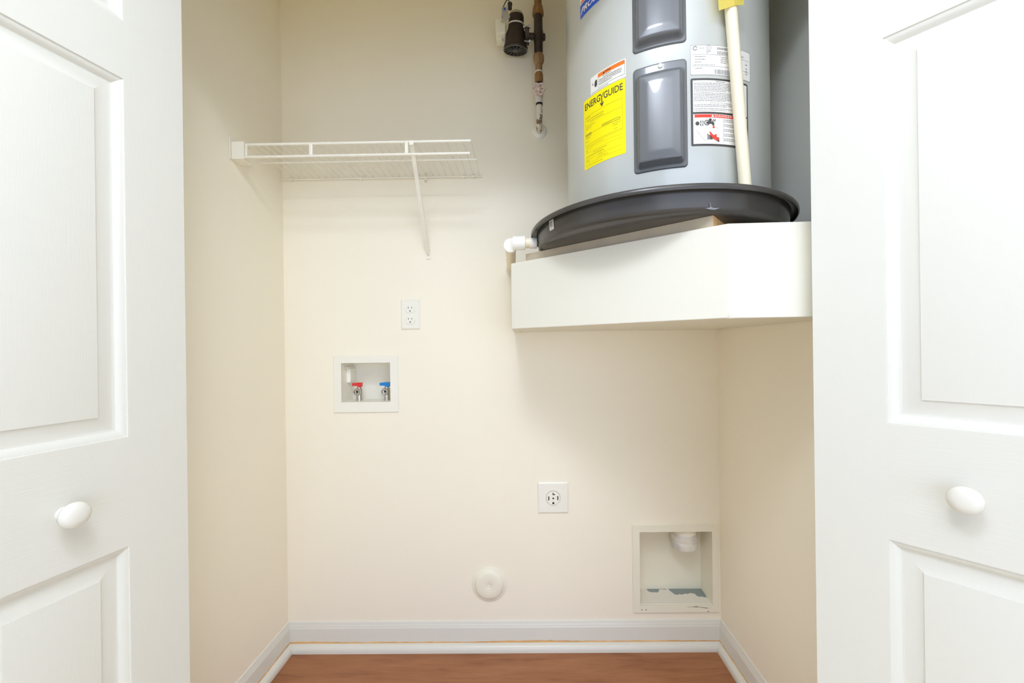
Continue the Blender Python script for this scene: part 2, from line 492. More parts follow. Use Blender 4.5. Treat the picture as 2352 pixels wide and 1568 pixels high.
# ------------------------------------------------------------------ heater platform
PZ0, PZ1 = 1.1945, 1.388
PL = (-0.0375, 1.2245); PC = (0.420, 0.852); PRt = (XR - 0.001, 0.841)
root = thing('heater_platform', (0.34, 1.25, PZ0), 'cream painted boxed corner platform holding up the grey water heater', 'platform')
def fascia(bm, A, B_, th, z0, z1):
    A, B_ = Vector((*A, 0)), Vector((*B_, 0))
    d = (B_ - A).normalized(); nn = Vector((-d.y, d.x, 0))
    if nn.y < 0: nn = -nn
    prism(bm, [(A.x, A.y), (B_.x, B_.y), (B_.x + nn.x * th, B_.y + nn.y * th), (A.x + nn.x * th, A.y + nn.y * th)], z0, z1, 0.0015)
    return bm
link('diagonal_fascia', fascia(bmesh.new(), PL, PC, 0.022, PZ0, PZ1), M['plat'], root)
link('front_fascia', fascia(bmesh.new(), PC, PRt, 0.022, PZ0 - 0.0005, PZ1), M['plat'], root)
link('side_fascia', box(bmesh.new(), PL[0], PL[0] + 0.022, PL[1] + 0.02, D - 0.001, PZ0, PZ1, 0.001), M['plat'], root)
inner = [(PL[0] + 0.02, PL[1] + 0.02), (PC[0] + 0.005, PC[1] + 0.025), (PRt[0] - 0.002, PRt[1] + 0.022), (PRt[0] - 0.002, D - 0.002), (PL[0] + 0.02, D - 0.002)]
link('underside_board', prism(bmesh.new(), inner, PZ0 + 0.004, PZ0 + 0.02), M['plat'], root)
link('top_board', prism(bmesh.new(), inner, PZ1 - 0.02, PZ1 - 0.0005), M['plat'], root)
# lumpy corner compound at the foot of the corner
t = bmesh.new()
lathe(t, [(0.0, 0), (0.006, 0.0015), (0.009, 0.006), (0.007, 0.03), (0.003, 0.12), (0.0, PZ1 - PZ0 - 0.002)], 20, Matrix.Translation((PC[0] + 0.004, PC[1] + 0.008, PZ0 - 0.0025)))
link('corner_bead', t, M['plat'], root, smooth=60)
# plywood sheet the pan stands on
DZ = 1.4145
ply = [(0.007, 1.221), (0.403, 0.883), (0.7205, 1.254), (0.7205, 1.568), (0.302, 1.568)]
pr = thing('plywood_sheet', (0.37, 1.22, PZ1 + 0.0002), 'painted plywood sheet with a raw orange edge under the black pan', 'board')
link('painted_sheet', prism(bmesh.new(), ply, PZ1 + 0.0002, DZ), M['ply'], pr)
e0, e1 = Vector((0.403, 0.883)), Vector((0.7205, 1.254))
dd = (e1 - e0).normalized(); nn = Vector((dd.y, -dd.x))
t = bmesh.new()
prism(t, [tuple(e0 + nn * 0.0001), tuple(e1 + nn * 0.0001), tuple(e1 + nn * 0.0012), tuple(e0 + nn * 0.0012)], PZ1 + 0.0002, DZ)
link('raw_edge', t, M['wood'], pr)['label'] = 'raw orange wood edge'

# added grey sheet, standing in for the shade on the right wall
sp = thing('wall_shade_sheet', (XR, 1.2, PZ1), 'added sheet giving the right wall its grey shade beside the heater', 'wall_shade')
link('sheet', box(bmesh.new(), XR - 0.0035, XR - 0.0005, 0.875, D - 0.002, PZ1 + 0.0005, CH - 0.02, 0.0008), M['wall_shade'], sp)

# ------------------------------------------------------------------ drain pan
PX, PY, PR = 0.3725, 1.193, 0.3505
ZB, ZT = DZ + 0.0005, 1.470
pan = thing('drain_pan', (PX, PY, ZB), 'round black plastic drain pan under the water heater', 'pan')
T0 = Matrix.Translation((PX, PY, 0))
wall_prof = [(0, ZB), (0.296, ZB), (0.312, ZB + 0.0005), (0.3205, ZB + 0.0025), (0.3262, ZB + 0.0065), (0.329, ZB + 0.012), (0.3325, ZT - 0.012), (0.3335, ZT - 0.005),
             (0.3365, ZT - 0.0035), (0.3435, ZT - 0.0035), (0.3452, ZT - 0.0045), (0.346, ZT - 0.0105), (0.3475, ZT - 0.0130), (0.3495, ZT - 0.0125), (PR, ZT - 0.0105),
             (0.3500, ZT - 0.004), (0.3475, ZT - 0.0005), (0.343, ZT), (0.334, ZT - 0.0005), (0.3310, ZT - 0.004), (0.3295, ZT - 0.012), (0.326, ZB + 0.010), (0.320, ZB + 0.0045), (0.0, ZB + 0.0035)]
link('pan_body', lathe(bmesh.new(), wall_prof, 144, T0, cap=False), M['pan'], pan, smooth=35)
def cyl(cx, cy, r, a, z):
    a = math.radians(a)
    return Vector((cx + r * math.sin(a), cy - r * math.cos(a), z))
# white barcode sticker near the outlet and the pale stress mark over the sheet's corner
def patch(bm, cx, cy, rad, a0, a1, z0, z1, n=10, corner=0.0, rfun=None, skew=0.0):
    """curved label: strip of quads with rounded corners, on a vertical cylinder (rad may be a function of z)"""
    cols = []
    w = math.radians(a1 - a0) * (rad(0.5 * (z0 + z1)) if callable(rad) else rad)
    xs_ = [i / n for i in range(n + 1)]
    if corner > 0:
        c = corner / w
        xs_ = sorted(set([0, c * .15, c * .4, c, 1 - c, 1 - c * .4, 1 - c * .15, 1] + [x for x in xs_ if c < x < 1 - c]))
    for x in xs_:
        e = 0.0
        if corner > 0:
            q = min(x, 1 - x) * w
            if q < corner: e = corner - math.sqrt(max(0, corner ** 2 - (corner - q) ** 2))
        a = a0 + (a1 - a0) * x
        r_ = rad if not callable(rad) else None
        s_ = skew * x
        cols.append([bm.verts.new(cyl(cx, cy, r_ if r_ else rad(z), a, z)) for z in (z0 + e + s_, z1 - e + s_)])
    for p, q in zip(cols, cols[1:]):
        bm.faces.new((p[0], q[0], q[1], p[1]))
    return bm
pan_r = lambda z: 0.3300 + (z - ZB - 0.010) * 0.085 + 0.0006
st = link('sticker', patch(bmesh.new(), PX, PY, pan_r, -66.5, -62.7, 1.4365, 1.4615, 4, 0.001), M['lab'], pan)
st['label'] = 'small white barcode sticker'
t = bmesh.new()
for i in range(9):
    a = -66.0 + i * 0.29
    patch(t, PX, PY, lambda z: pan_r(z) + 0.0003, a, a + 0.14, 1.444, 1.459, 1)
patch(t, PX, PY, lambda z: pan_r(z) + 0.0003, -65.6, -63.6, 1.4395, 1.4405, 1)
link('barcode', t, M['inkg'], pan, st)
t = bmesh.new()
def mark(pts): t.faces.new([t.verts.new(cyl(PX, PY, pan_r(z) + 0.0003, a, z)) for a, z in pts])
mark([(2.55, 1.4345), (2.75, 1.4345), (3.45, 1.4205), (3.05, 1.4205)])
mark([(0.9, 1.4235), (3.1, 1.4205), (4.6, 1.4203), (6.6, 1.4245), (4.3, 1.4238), (3.2, 1.4262), (2.2, 1.4240)])
M['scuff'] = mat('stress_whitened_plastic', (0.22, 0.23, 0.24), 0.3, var=0.3, vscale=150, bump=0.05)
link('stress_mark', t, M['scuff'], pan)['label'] = 'pale star-shaped stress mark over the board corner'
# ------------------------------------------------------------------ drain line to the wall
dp = thing('drain_pipe', (-0.03, 1.195, 1.447), 'white PVC elbow and pipe running from the black pan to the wall', 'pipe')
ZP = 1.4410; DY = 1.196
link('threaded_adapter', lathe(bmesh.new(), [(0.0, 0), (0.0152, 0), (0.0160, 0.001), (0.0160, 0.020), (0.0150, 0.0205)], 32, frame_to((0.0392, DY, ZP), (-1, 0, 0))), M['pvc'], dp, smooth=40)
link('cream_pipe_end', rod(bmesh.new(), (0.020, DY, ZP), (0.002, DY, ZP), 0.0148, 28), M['pvc_c'], dp, smooth=40)
t = bmesh.new()
lathe(t, [(0.015, 0), (0.0195, 0.0), (0.0205, 0.001), (0.0205, 0.026), (0.0202, 0.036)], 32, frame_to((0.006, DY, ZP), (-1, 0, 0)))
tube(t, [(-0.022, DY, ZP)] + arc((-0.022, DY + 0.015), 0.015, -PI / 2, -PI, 8, lambda x, y: (x, y, ZP)) + [(-0.037, DY + 0.040, ZP)], 0.0200, 28)
lathe(t, [(0.0205, 0), (0.0205, 0.020), (0.0195, 0.021), (0.015, 0.021)], 32, frame_to((-0.037, DY + 0.022, ZP), (0, 1, 0)))
link('elbow', t, M['pvc'], dp, smooth=40)
link('cream_pipe', rod(bmesh.new(), (-0.038, DY + 0.035, ZP), (-0.046, D - 0.022, ZP), 0.0160, 28), M['pvc_c'], dp, smooth=40)
link('wall_collar', lathe(bmesh.new(), [(0.016, 0), (0.0185, 0), (0.0195, 0.003), (0.0195, 0.0215)], 28, frame_to((-0.0460, D - 0.0225, ZP), (0, 1, 0))), M['pvc'], dp, smooth=40)

# ------------------------------------------------------------------ water heater
TX, TY, TR = 0.398, 1.185, 0.2663
HB, HT = ZB + 0.0045, 2.36
wh = thing('water_heater', (TX, TY, HB), 'grey electric water heater tank standing in a black pan', 'water heater')
T1 = Matrix.Translation((TX, TY, 0))
link('tank_jacket', lathe(bmesh.new(), [(0, HB), (TR - 0.012, HB), (TR - 0.004, HB + 0.003), (TR, HB + 0.012), (TR, HT - 0.03), (TR + 0.0015, HT - 0.028), (TR + 0.0015, HT - 0.006), (TR - 0.003, HT), (TR - 0.02, HT + 0.004), (0.1, HT + 0.012), (0, HT + 0.014)], 160, T1, cap=False), M['tank'], wh, smooth=35)

def cover(a0, a1, z0, z1, top_in):
    """pressed access cover: thin flange, steep shoulder, gently bowed face, following the tank"""
    t = bmesh.new()
    W = math.radians(a1 - a0) * TR; H = z1 - z0
    nx, nz = 44, 76
    def sdf(x, z, x0, x1, zz0, zz1, r):
        cx_, cz_ = (x0 + x1) / 2, (zz0 + zz1) / 2
        qx, qz = abs(x - cx_) - (x1 - x0) / 2 + r, abs(z - cz_) - (zz1 - zz0) / 2 + r
        return -(math.hypot(max(qx, 0), max(qz, 0)) + min(max(qx, qz), 0) - r)
    def ease(f): return f * f * (3 - 2 * f)
    def spread(n, L, e):   # denser near the ends
        k = [0, .0016, .003, .005, .0075, .010, .012, .014, .016, .018, .020, .0225, .025, .028]
        mid = [0.028 + (L - 0.056) * i / (n - 26) for i in range(1, n - 26)]
        return k + mid + [L - v for v in k[::-1]]
    X, Z = spread(nx, W, 0), spread(nz, H, 0)
    grid = []
    for z in Z:
        row = []
        for x in X:
            # round the outline's corners by pulling points onto the rounded rectangle
            px, pz = x, z
            rc = 0.009
            cx_ = min(max(px, rc), W - rc); cz_ = min(max(pz, rc), H - rc)
            dx, dz = px - cx_, pz - cz_
            if dx and dz:
                l = math.hypot(dx, dz); lim = max(abs(dx), abs(dz))
                px, pz = cx_ + dx / l * lim, cz_ + dz / l * lim
            d1 = sdf(px, pz, 0, W, 0, H, rc)
            d2 = sdf(px, pz, 0.0055, W - 0.0055, 0.006, H - top_in, 0.013)
            h = 0.0035 * ease(min(1, max(0, d1 / 0.002)))
            h += 0.0165 * ease(min(1, max(0, d2 / 0.0125)))
            h += 0.0022 * math.sin(PI * min(1, max(0, px / W))) * min(1, max(0, (d2 - 0.009) / 0.02))
            row.append(t.verts.new(cyl(TX, TY, TR + h, a0 + (a1 - a0) * px / W, z0 + pz)))
        grid.append(row)
    for i in range(len(Z) - 1):
        for j in range(len(X) - 1):
            t.faces.new((grid[i][j], grid[i][j + 1], grid[i + 1][j + 1], grid[i + 1][j]))
    return t
for (z0, z1, lb) in ((1.534, 1.774, 'lower charcoal access cover with a white screw'), (1.810, 2.052, 'upper charcoal access cover')):
    c = link('access_cover', cover(-31.6, -6.6, z0, z1, 0.020), M['cover'], wh, smooth=50)
    c['label'] = lb
    t = bmesh.new()
    p = cyl(TX, TY, TR + 0.0033, -18.6, z1 - 0.0085)
    dv = cyl(0, 0, 1, -18.6, 0)
    lathe(t, [(0.0, 0.0), (0.0058, 0.0), (0.0055, 0.0015), (0.0035, 0.0028), (0.0, 0.0032)], 20, frame_to(p, dv), cap=False)
    link('screw', t, M['knob'], wh, c, smooth=60)

# ---- labels: flat print on curved film
DEPS = {}
def text_tris(s, bold=0.0, shear=0.0, space=1.0):
    cu = bpy.data.curves.new('t', 'FONT')
    cu.body = s; cu.offset = bold; cu.shear = shear; cu.space_character = space
    cu.resolution_u = 3
    o = bpy.data.objects.new('t', cu)
    COL.objects.link(o)
    dg = bpy.context.evaluated_depsgraph_get()
    me = o.evaluated_get(dg).to_mesh()
    V = [(v.co.x, v.co.y) for v in me.vertices]
    Fs = [tuple(p.vertices) for p in me.polygons]
    o.evaluated_get(dg).to_mesh_clear()
    bpy.data.objects.remove(o); bpy.data.curves.remove(cu)
    x0 = min(v[0] for v in V); x1 = max(v[0] for v in V); y0 = min(v[1] for v in V); y1 = max(v[1] for v in V)
    return [((x - x0) / (x1 - x0), (y - y0) / (y1 - y0)) for x, y in V], Fs

class Film:
    """print area on the tank: x runs right along the arc from a0, y runs down from z1, metres"""
    def __init__(self, a0, z1, lift): self.a0, self.z1, self.lift = a0, z1, lift
    def pt(self, x, y): return cyl(TX, TY, TR + self.lift, self.a0 + math.degrees(x / TR), self.z1 - y)
    def rect(self, bm, x, y, w_, h_):
        n = max(1, int(w_ / 0.006))
        top = [bm.verts.new(self.pt(x + w_ * i / n, y)) for i in range(n + 1)]
        bot = [bm.verts.new(self.pt(x + w_ * i / n, y + h_)) for i in range(n + 1)]
        for i in range(n): bm.faces.new((bot[i], bot[i + 1], top[i + 1], top[i]))
    def box(self, bm, x, y, w_, h_, s):
        self.rect(bm, x, y, w_, s); self.rect(bm, x, y + h_ - s, w_, s)
        self.rect(bm, x, y + s, s, h_ - 2 * s); self.rect(bm, x + w_ - s, y + s, s, h_ - 2 * s)
    def poly(self, bm, pts): bm.faces.new([bm.verts.new(self.pt(x, y)) for x, y in pts])
    def ring(self, bm, x, y, r, s, a0=0, a1=360, n=20):
        A = [math.radians(a0 + (a1 - a0) * i / n) for i in range(n + 1)]
        o = [bm.verts.new(self.pt(x + r * math.cos(a), y + r * math.sin(a))) for a in A]
        q = [bm.verts.new(self.pt(x + (r - s) * math.cos(a), y + (r - s) * math.sin(a))) for a in A]
        for i in range(n): bm.faces.new((o[i], o[i + 1], q[i + 1], q[i]))
    def text(self, bm, s, x, y, w_, h_, **k):
        V, Fs = text_tris(s, **k)
        vs = [bm.verts.new(self.pt(x + px * w_, y + (1 - py) * h_)) for px, py in V]
        for f in Fs:
            try: bm.faces.new([vs[i] for i in f])
            except ValueError: pass
    def greek(self, bm, x, y, w_, rows, pitch, h_, fill=0.95, indent=0.0, rnd=None):
        """lines too small to read in the photograph: word-length dashes"""
        R = rnd or random
        for r_ in range(rows):
            cx_ = x + (indent if r_ else 0)
            end = x + w_ * (fill if r_ < rows - 1 else fill * 0.6)
            while cx_ < end:
                ww = min(R.uniform(0.002, 0.007), end - cx_)
                if ww > 0.0008: self.rect(bm, cx_, y + r_ * pitch, ww, h_)
                cx_ += ww + R.uniform(0.0007, 0.0014)
def film_label(name, a0, a1, z0, z1, m, label, corner=0.003, lift=0.0005):
    o = link(name, patch(bmesh.new(), TX, TY, TR + lift, a0, a1, z0, z1, 14, corner), m, wh)
    o['label'] = label
    return o

# yellow energy label
yl = film_label('energy_label', -63.1, -35.6, 1.590, 1.766, M['yellow'], 'bright yellow energy label with black heading', 0.004)
F = Film(-63.1, 1.766, 0.0009)
t = bmesh.new()
F.text(t, 'ENERG', 0.0055, 0.0095, 0.0545, 0.0165, bold=0.012)
F.text(t, 'GUIDE', 0.0705, 0.0095, 0.0515, 0.0165, bold=0.012)
# the Y runs down into an arrow
F.poly(t, [(0.0580, 0.0090), (0.0605, 0.0090), (0.0650, 0.0165), (0.0650, 0.0195)])
F.poly(t, [(0.0720, 0.0090), (0.0697, 0.0090), (0.0650, 0.0165), (0.0650, 0.0195)])
F.rect(t, 0.0637, 0.0175, 0.0026, 0.0200)
F.poly(t, [(0.0590, 0.0325), (0.0610, 0.0312), (0.0650, 0.0365), (0.0690, 0.0312), (0.0710, 0.0325), (0.0650, 0.0420)])
link('heading', t, M['ink'], wh, yl)['label'] = 'black heading with a downward arrow'
t = bmesh.new()
F.box(t, 0.0060, 0.0440, 0.1150, 0.0720, 0.0005)
F.greek(t, 0.0090, 0.0470, 0.030, 1, 0.004, 0.0014)
F.greek(t, 0.0110, 0.0540, 0.104, 1, 0.004, 0.0016)
F.greek(t, 0.0240, 0.0600, 0.080, 1, 0.004, 0.0016)
F.rect(t, 0.0060, 0.0650, 0.1150, 0.0004)
F.greek(t, 0.0090, 0.0700, 0.036, 2, 0.0045, 0.0011)
F.box(t, 0.0080, 0.0885, 0.0210, 0.0068, 0.0011); F.rect(t, 0.0080, 0.0885, 0.021, 0.0035)
F.rect(t, 0.0290, 0.0910, 0.034, 0.0005)
F.box(t, 0.0640, 0.0855, 0.0505, 0.0062, 0.0013); F.greek(t, 0.067, 0.0880, 0.045, 1, 0.003, 0.0010)
F.greek(t, 0.0090, 0.0990, 0.026, 1, 0.0045, 0.0011); F.greek(t, 0.0950, 0.0960, 0.022, 2, 0.0045, 0.0010)
F.greek(t, 0.0090, 0.1070, 0.018, 1, 0.0045, 0.0011); F.greek(t, 0.0980, 0.1090, 0.016, 1, 0.0045, 0.0010)
for yy in (0.1190, 0.1275, 0.1360, 0.1530, 0.1640):
    F.rect(t, 0.0060, yy, 0.1150, 0.0003)
F.greek(t, 0.0090, 0.1225, 0.10, 1, 0.004, 0.0008); F.greek(t, 0.0090, 0.1310, 0.012, 1, 0.004, 0.0014)
F.greek(t, 0.0350, 0.1400, 0.075, 1, 0.004, 0.0013); F.greek(t, 0.0090, 0.1455, 0.104, 1, 0.004, 0.0013)
F.box(t, 0.0520, 0.1490, 0.0200, 0.0080, 0.0004); F.greek(t, 0.0560, 0.1525, 0.012, 1, 0.003, 0.0012)
F.greek(t, 0.0090, 0.1560, 0.020, 1, 0.004, 0.0014); F.greek(t, 0.0480, 0.1600, 0.06, 1, 0.004, 0.0008)
F.greek(t, 0.0090, 0.1690, 0.100, 1, 0.004, 0.0008)
link('fine_print', t, M['inky'], wh, yl)

# white warning label with orange bar
wl = film_label('warning_label', -57.0, -35.1, 1.7675, 1.811, M['lab'], 'white warning label with orange bar above the yellow label', 0.003)
F = Film(-57.0, 1.811, 0.0009)
t = bmesh.new(); F.rect(t, 0.026, 0.0035, 0.0725, 0.0085); link('orange_bar', t, M['orange'], wh, wl)['label'] = 'orange bar'
t = bmesh.new()
F2 = Film(-57.0, 1.811, 0.0012)
F2.poly(t, [(0.0400, 0.0105), (0.0435, 0.0050), (0.0470, 0.0105)]); F2.greek(t, 0.0475, 0.0062, 0.030, 1, 0.004, 0.0028)
F.box(t, 0.0255, 0.0030, 0.0735, 0.0335, 0.0005)
F.greek(t, 0.040, 0.0140, 0.045, 1, 0.0036, 0.0013)
F.greek(t, 0.0285, 0.0185, 0.066, 4, 0.0038, 0.0012)
F.greek(t, 0.004, 0.0400, 0.090, 1, 0.003, 0.0009)
# a warding hand struck by a spark
F.poly(t, [(0.0135, 0.0235), (0.0150, 0.0160), (0.0180, 0.0130), (0.0215, 0.0140), (0.0225, 0.0180), (0.0225, 0.0270), (0.0185, 0.0310), (0.0150, 0.0285)])
F.poly(t, [(0.0040, 0.0150), (0.0095, 0.0175), (0.0075, 0.0195), (0.0125, 0.0235), (0.0060, 0.0205), (0.0080, 0.0185)])
link('print', t, M['ink'], wh, wl)

# blue and white brand sticker running out of the top of the picture
bl = film_label('brand_sticker', -65.3, -34.5, 1.984, 2.10, M['lab'], 'blue and white sticker with orange stroke at upper left', 0.004)
F = Film(-65.3, 2.10, 0.0009)
W_ = math.radians(65.3 - 34.5) * TR
t = bmesh.new(); F.rect(t, 0.0008, 0.080, W_ - 0.0016, 0.0352); link('blue_band', t, M['blue'], wh, bl)['label'] = 'blue band'
t = bmesh.new(); F2 = Film(-65.3, 2.10, 0.0012)
F2.text(t, 'PROLINE', 0.0035, 0.0900, 0.100, 0.0160, bold=0.03, shear=0.35)
link('lettering', t, M['lab'], wh, bl)['label'] = 'white slanted lettering'
t = bmesh.new(); F.poly(t, [(0.004, 0.0775), (0.020, 0.0775), (0.030, 0.0700), (0.030, 0.0640), (0.016, 0.0700), (0.004, 0.0735)]); link('orange_stroke', t, M['orange'], wh, bl)

# rating plate
rl = film_label('rating_label', -5.0, 27.8, 1.736, 1.803, M['lab'], 'silvery white rating label with barcode, topmost right of covers', 0.005)
F = Film(-5.0, 1.803, 0.0009)
t = bmesh.new()
F.box(t, 0.0006, 0.0006, 0.1513, 0.0658, 0.0006)
F.ring(t, 0.0105, 0.0075, 0.0052, 0.0022, 20, 340); F.text(t, 'STATE', 0.0190, 0.0065, 0.0120, 0.0032)
F.ring(t, 0.0410, 0.0068, 0.0056, 0.0008); F.text(t, 'UL', 0.0385, 0.0045, 0.005, 0.0042); F.greek(t, 0.0350, 0.0140, 0.012, 2, 0.003, 0.0010)
for rr, x_, w2 in ((0.0050, 0.060, 0.060), (0.0075, 0.060, 0.060)): F.greek(t, x_, rr, w2, 1, 0.003, 0.0018)
F.greek(t, 0.060, 0.0135, 0.075, 3, 0.0026, 0.0013)
for yy in (0.0215, 0.0470): F.rect(t, 0.004, yy, 0.142, 0.0005)
F.greek(t, 0.010, 0.0255, 0.025, 3, 0.0060, 0.0013); F.greek(t, 0.068, 0.0255, 0.026, 4, 0.0040, 0.0012)
F.greek(t, 0.006, 0.0440, 0.085, 1, 0.003, 0.0009)
F.greek(t, 0.010, 0.0510, 0.026, 1, 0.003, 0.0014)
x_ = 0.0540
while x_ < 0.0980:
    q = random.choice((0.0006, 0.0010, 0.0015)); F.rect(t, x_, 0.0540, q, 0.0100); x_ += q + random.choice((0.0006, 0.0011))
for k, yy in enumerate((0.0330, 0.0420, 0.0480, 0.0540)):
    F.rect(t, 0.118, yy - .004, 0.006, 0.0018); F.rect(t, 0.136, yy - .003, 0.006, 0.0018)
link('print', t, M['inkg'], wh, rl)

# black-framed instruction and danger label
dl = film_label('danger_label', -5.0, 25.7, 1.5795, 1.729, M['ink'], 'black bordered instruction label with red danger bar', 0.003)
F1 = Film(-5.0, 1.729, 0.0008); F = Film(-5.0, 1.729, 0.0011); F2 = Film(-5.0, 1.729, 0.0014)
t = bmesh.new(); F1.rect(t, 0.0045, 0.0045, 0.1345, 0.0700); F1.rect(t, 0.0045, 0.0790, 0.1345, 0.0660)
link('white_fields', t, M['lab'], wh, dl)['label'] = 'two white printed fields'
t = bmesh.new()
F.text(t, 'IMPORTANT', 0.0560, 0.0062, 0.0230, 0.0027)
link('heading', t, M['ink'], wh, dl); t = bmesh.new()
F.greek(t, 0.0070, 0.0105, 0.128, 6, 0.0034, 0.0014); F.greek(t, 0.0070, 0.0320, 0.128, 6, 0.0034, 0.0014)
F.text(t, 'STATE OF CALIFORNIA', 0.0420, 0.0535, 0.0520, 0.0027)
F.greek(t, 0.0070, 0.0580, 0.128, 2, 0.0034, 0.0014); F.greek(t, 0.0070, 0.0665, 0.128, 2, 0.0034, 0.0012)
F.rect(t, 0.0720, 0.0885, 0.0006, 0.0540)
for k in range(5): F.greek(t, 0.0740, 0.0900 + k * 0.0105, 0.060, 2, 0.0036, 0.0016)
link('fine_print', t, M['inkg'], wh, dl); t = bmesh.new()
# two taps, basin lines
F.ring(t, 0.0135, 0.1000, 0.0044, 0.0043); 
for k in (0, 0.0045): F.poly(t, [(0.0195 + k, 0.0935), (0.0220 + k, 0.0950), (0.0212 + k, 0.1060), (0.0190 + k, 0.1050), (0.0205 + k, 0.1000)])
F.ring(t, 0.0345, 0.0985, 0.0062, 0.0018)
F.poly(t, [(0.0330, 0.0960), (0.0480, 0.0960), (0.0510, 0.0985), (0.0510, 0.1045), (0.0462, 0.1045), (0.0462, 0.1012), (0.0330, 0.1012)])
F.ring(t, 0.0420, 0.0925, 0.0036, 0.0035)
for k in (0, 0.0040): F.poly(t, [(0.0465 + k, 0.0955), (0.0485 + k, 0.0905), (0.0505 + k, 0.0905), (0.0490 + k, 0.0960)])
F.poly(t, [(0.010, 0.1165), (0.058, 0.1070), (0.058, 0.1074), (0.010, 0.1169)]); F.poly(t, [(0.014, 0.1200), (0.060, 0.1095), (0.060, 0.1099), (0.014, 0.1205)])
F.poly(t, [(0.014, 0.1205), (0.0145, 0.1205), (0.0325, 0.1400), (0.0320, 0.1400)])
for k in range(4): F.poly(t, [(0.0340, 0.1245 + k * 0.0035), (0.0345, 0.1230 + k * 0.0035), (0.0470, 0.1290 + k * 0.0015), (0.0465, 0.1310 + k * 0.0015)])
F.poly(t, [(0.0395, 0.1190), (0.0415, 0.1190), (0.0450, 0.1270), (0.0430, 0.1275)])
F.poly(t, [(0.0545, 0.1375), (0.0615, 0.1290), (0.0625, 0.1390), (0.0615, 0.1410)])
link('pictogram', t, M['ink'], wh, dl)
t = bmesh.new()
F.rect(t, 0.0075, 0.0800, 0.1285, 0.0068)
F2.poly(t, [(0.0400, 0.1180), (0.0425, 0.1190), (0.0490, 0.1265), (0.0545, 0.1230), (0.0560, 0.1240), (0.0560, 0.1290), (0.0600, 0.1310), (0.0600, 0.1385), (0.0520, 0.1360), (0.0470, 0.1330), (0.0415, 0.1265)])
F2.ring(t, 0.0495, 0.1080, 0.0026, 0.0025)
link('red_print', t, M['red'], wh, dl)['label'] = 'red danger bar and scalded hand'
t = bmesh.new()
F2.poly(t, [(0.0440, 0.0858), (0.0475, 0.0806), (0.0510, 0.0858)])
F2.text(t, 'DANGER', 0.0530, 0.0812, 0.0420, 0.0044, bold=0.01, space=1.15)
link('lettering', t, M['lab'], wh, dl)['label'] = 'white danger lettering'

# ---- relief discharge pipe with its yellow tag
dpz = thing('discharge_pipe', (0.492, 0.912, 1.45), 'cream plastic relief discharge pipe with yellow tag, leaning on tank', 'pipe')
pa, pb = Vector((0.4925, 0.9120, 1.4210)), Vector((0.4385, 0.9050, 2.16))
link('pipe', rod(bmesh.new(), pa, pb, 0.0125, 28), M['cpvc'], dpz, smooth=40)
ax = (pb - pa).normalized()
def on_pipe(z): return pa + ax * ((z - pa.z) / ax.z)
def tag_sheet(yoff):
    t = bmesh.new()
    c0, c1 = on_pipe(1.871), on_pipe(2.03)
    rows = []
    for f in (0, .33, .66, 1):
        c = c0.lerp(c1, f)
        rows.append([t.verts.new((c.x + dx, c.y + yoff * (1 - 0.35 * abs(dx) / 0.026) , c.z - 0.0035 + dx * 0.19)) for dx in (-0.0300, -0.015, 0, 0.012, 0.0235)])
    for a_, b_ in zip(rows, rows[1:]):
        for k in range(4): t.faces.new((a_[k], a_[k + 1], b_[k + 1], b_[k]))
    bmesh.ops.solidify(t, geom=t.faces[:], thickness=0.0006)
    return t
tg = link('tag', tag_sheet(-0.0150), M['tag'], dpz); tg['label'] = 'yellow paper tag'

# ------------------------------------------------------------------ wire shelf
SZ, SF, SB = 1.790, 1.297, 1.562
sh = thing('wire_shelf', (-0.54, SB, SZ), 'white wire shelf on the back wall at upper left', 'shelf')
X0, X1 = -0.872, -0.160
def R_(nm, a, b_, r, n=12): return link(nm, rod(bmesh.new(), a, b_, r, n), M['wire'], sh, smooth=60)
R_('front_rail', (X0 - 0.02, SF, SZ), (X1, SF, SZ), 0.0042)
R_('front_rail', (X0 - 0.02, SF - 0.003, SZ - 0.0405), (X1 - 0.003, SF - 0.003, SZ - 0.0405), 0.0042)
R_('middle_rail', (X0 - 0.035, 1.417, SZ - 0.004), (X1 + 0.004, 1.417, SZ - 0.004), 0.0028)
R_('back_rail', (X0 - 0.040, SB, SZ - 0.002), (X1 + 0.008, SB, SZ - 0.002), 0.0032)
nw = 29
wire_me = None
for i in range(nw):
    x = X1 - 0.001 - i * 0.0253
    if wire_me is None:
        o = R_('deck_wire', (x, SF - 0.001, SZ + 0.0035), (x, SB + 0.001, SZ + 0.0035), 0.0014, 8)
        wire_me = o
    else:
        o = wire_me.copy(); COL.objects.link(o); o.location = (-i * 0.0253, 0, 0)
for x in (-0.664, -0.3625):
    link('lip_post', box(bmesh.new(), x - 0.0055, x + 0.0055, SF - 0.0055, SF + 0.001, SZ - 0.040, SZ, 0.002), M['wire'], sh)
link('lip_post', box(bmesh.new(), X0 - 0.001, X0 + 0.006, SF - 0.004, SF + 0.001, SZ - 0.042, SZ + 0.001, 0.0015), M['wire'], sh)
t = bmesh.new()
box(t, XL + 0.0005, XL + 0.003, 1.283, 1.345, SZ - 0.048, SZ + 0.020, 0.001)
box(t, XL + 0.004, -0.873, 1.288, 1.293, SZ - 0.048, SZ + 0.007, 0.0012)
box(t, XL + 0.004, -0.876, 1.292, 1.335, SZ + 0.004, SZ + 0.0075, 0.0012)
box(t, XL + 0.004, -0.876, 1.292, 1.335, SZ - 0.0485, SZ - 0.0455, 0.001)
link('end_bracket', t, M['wire'], sh)
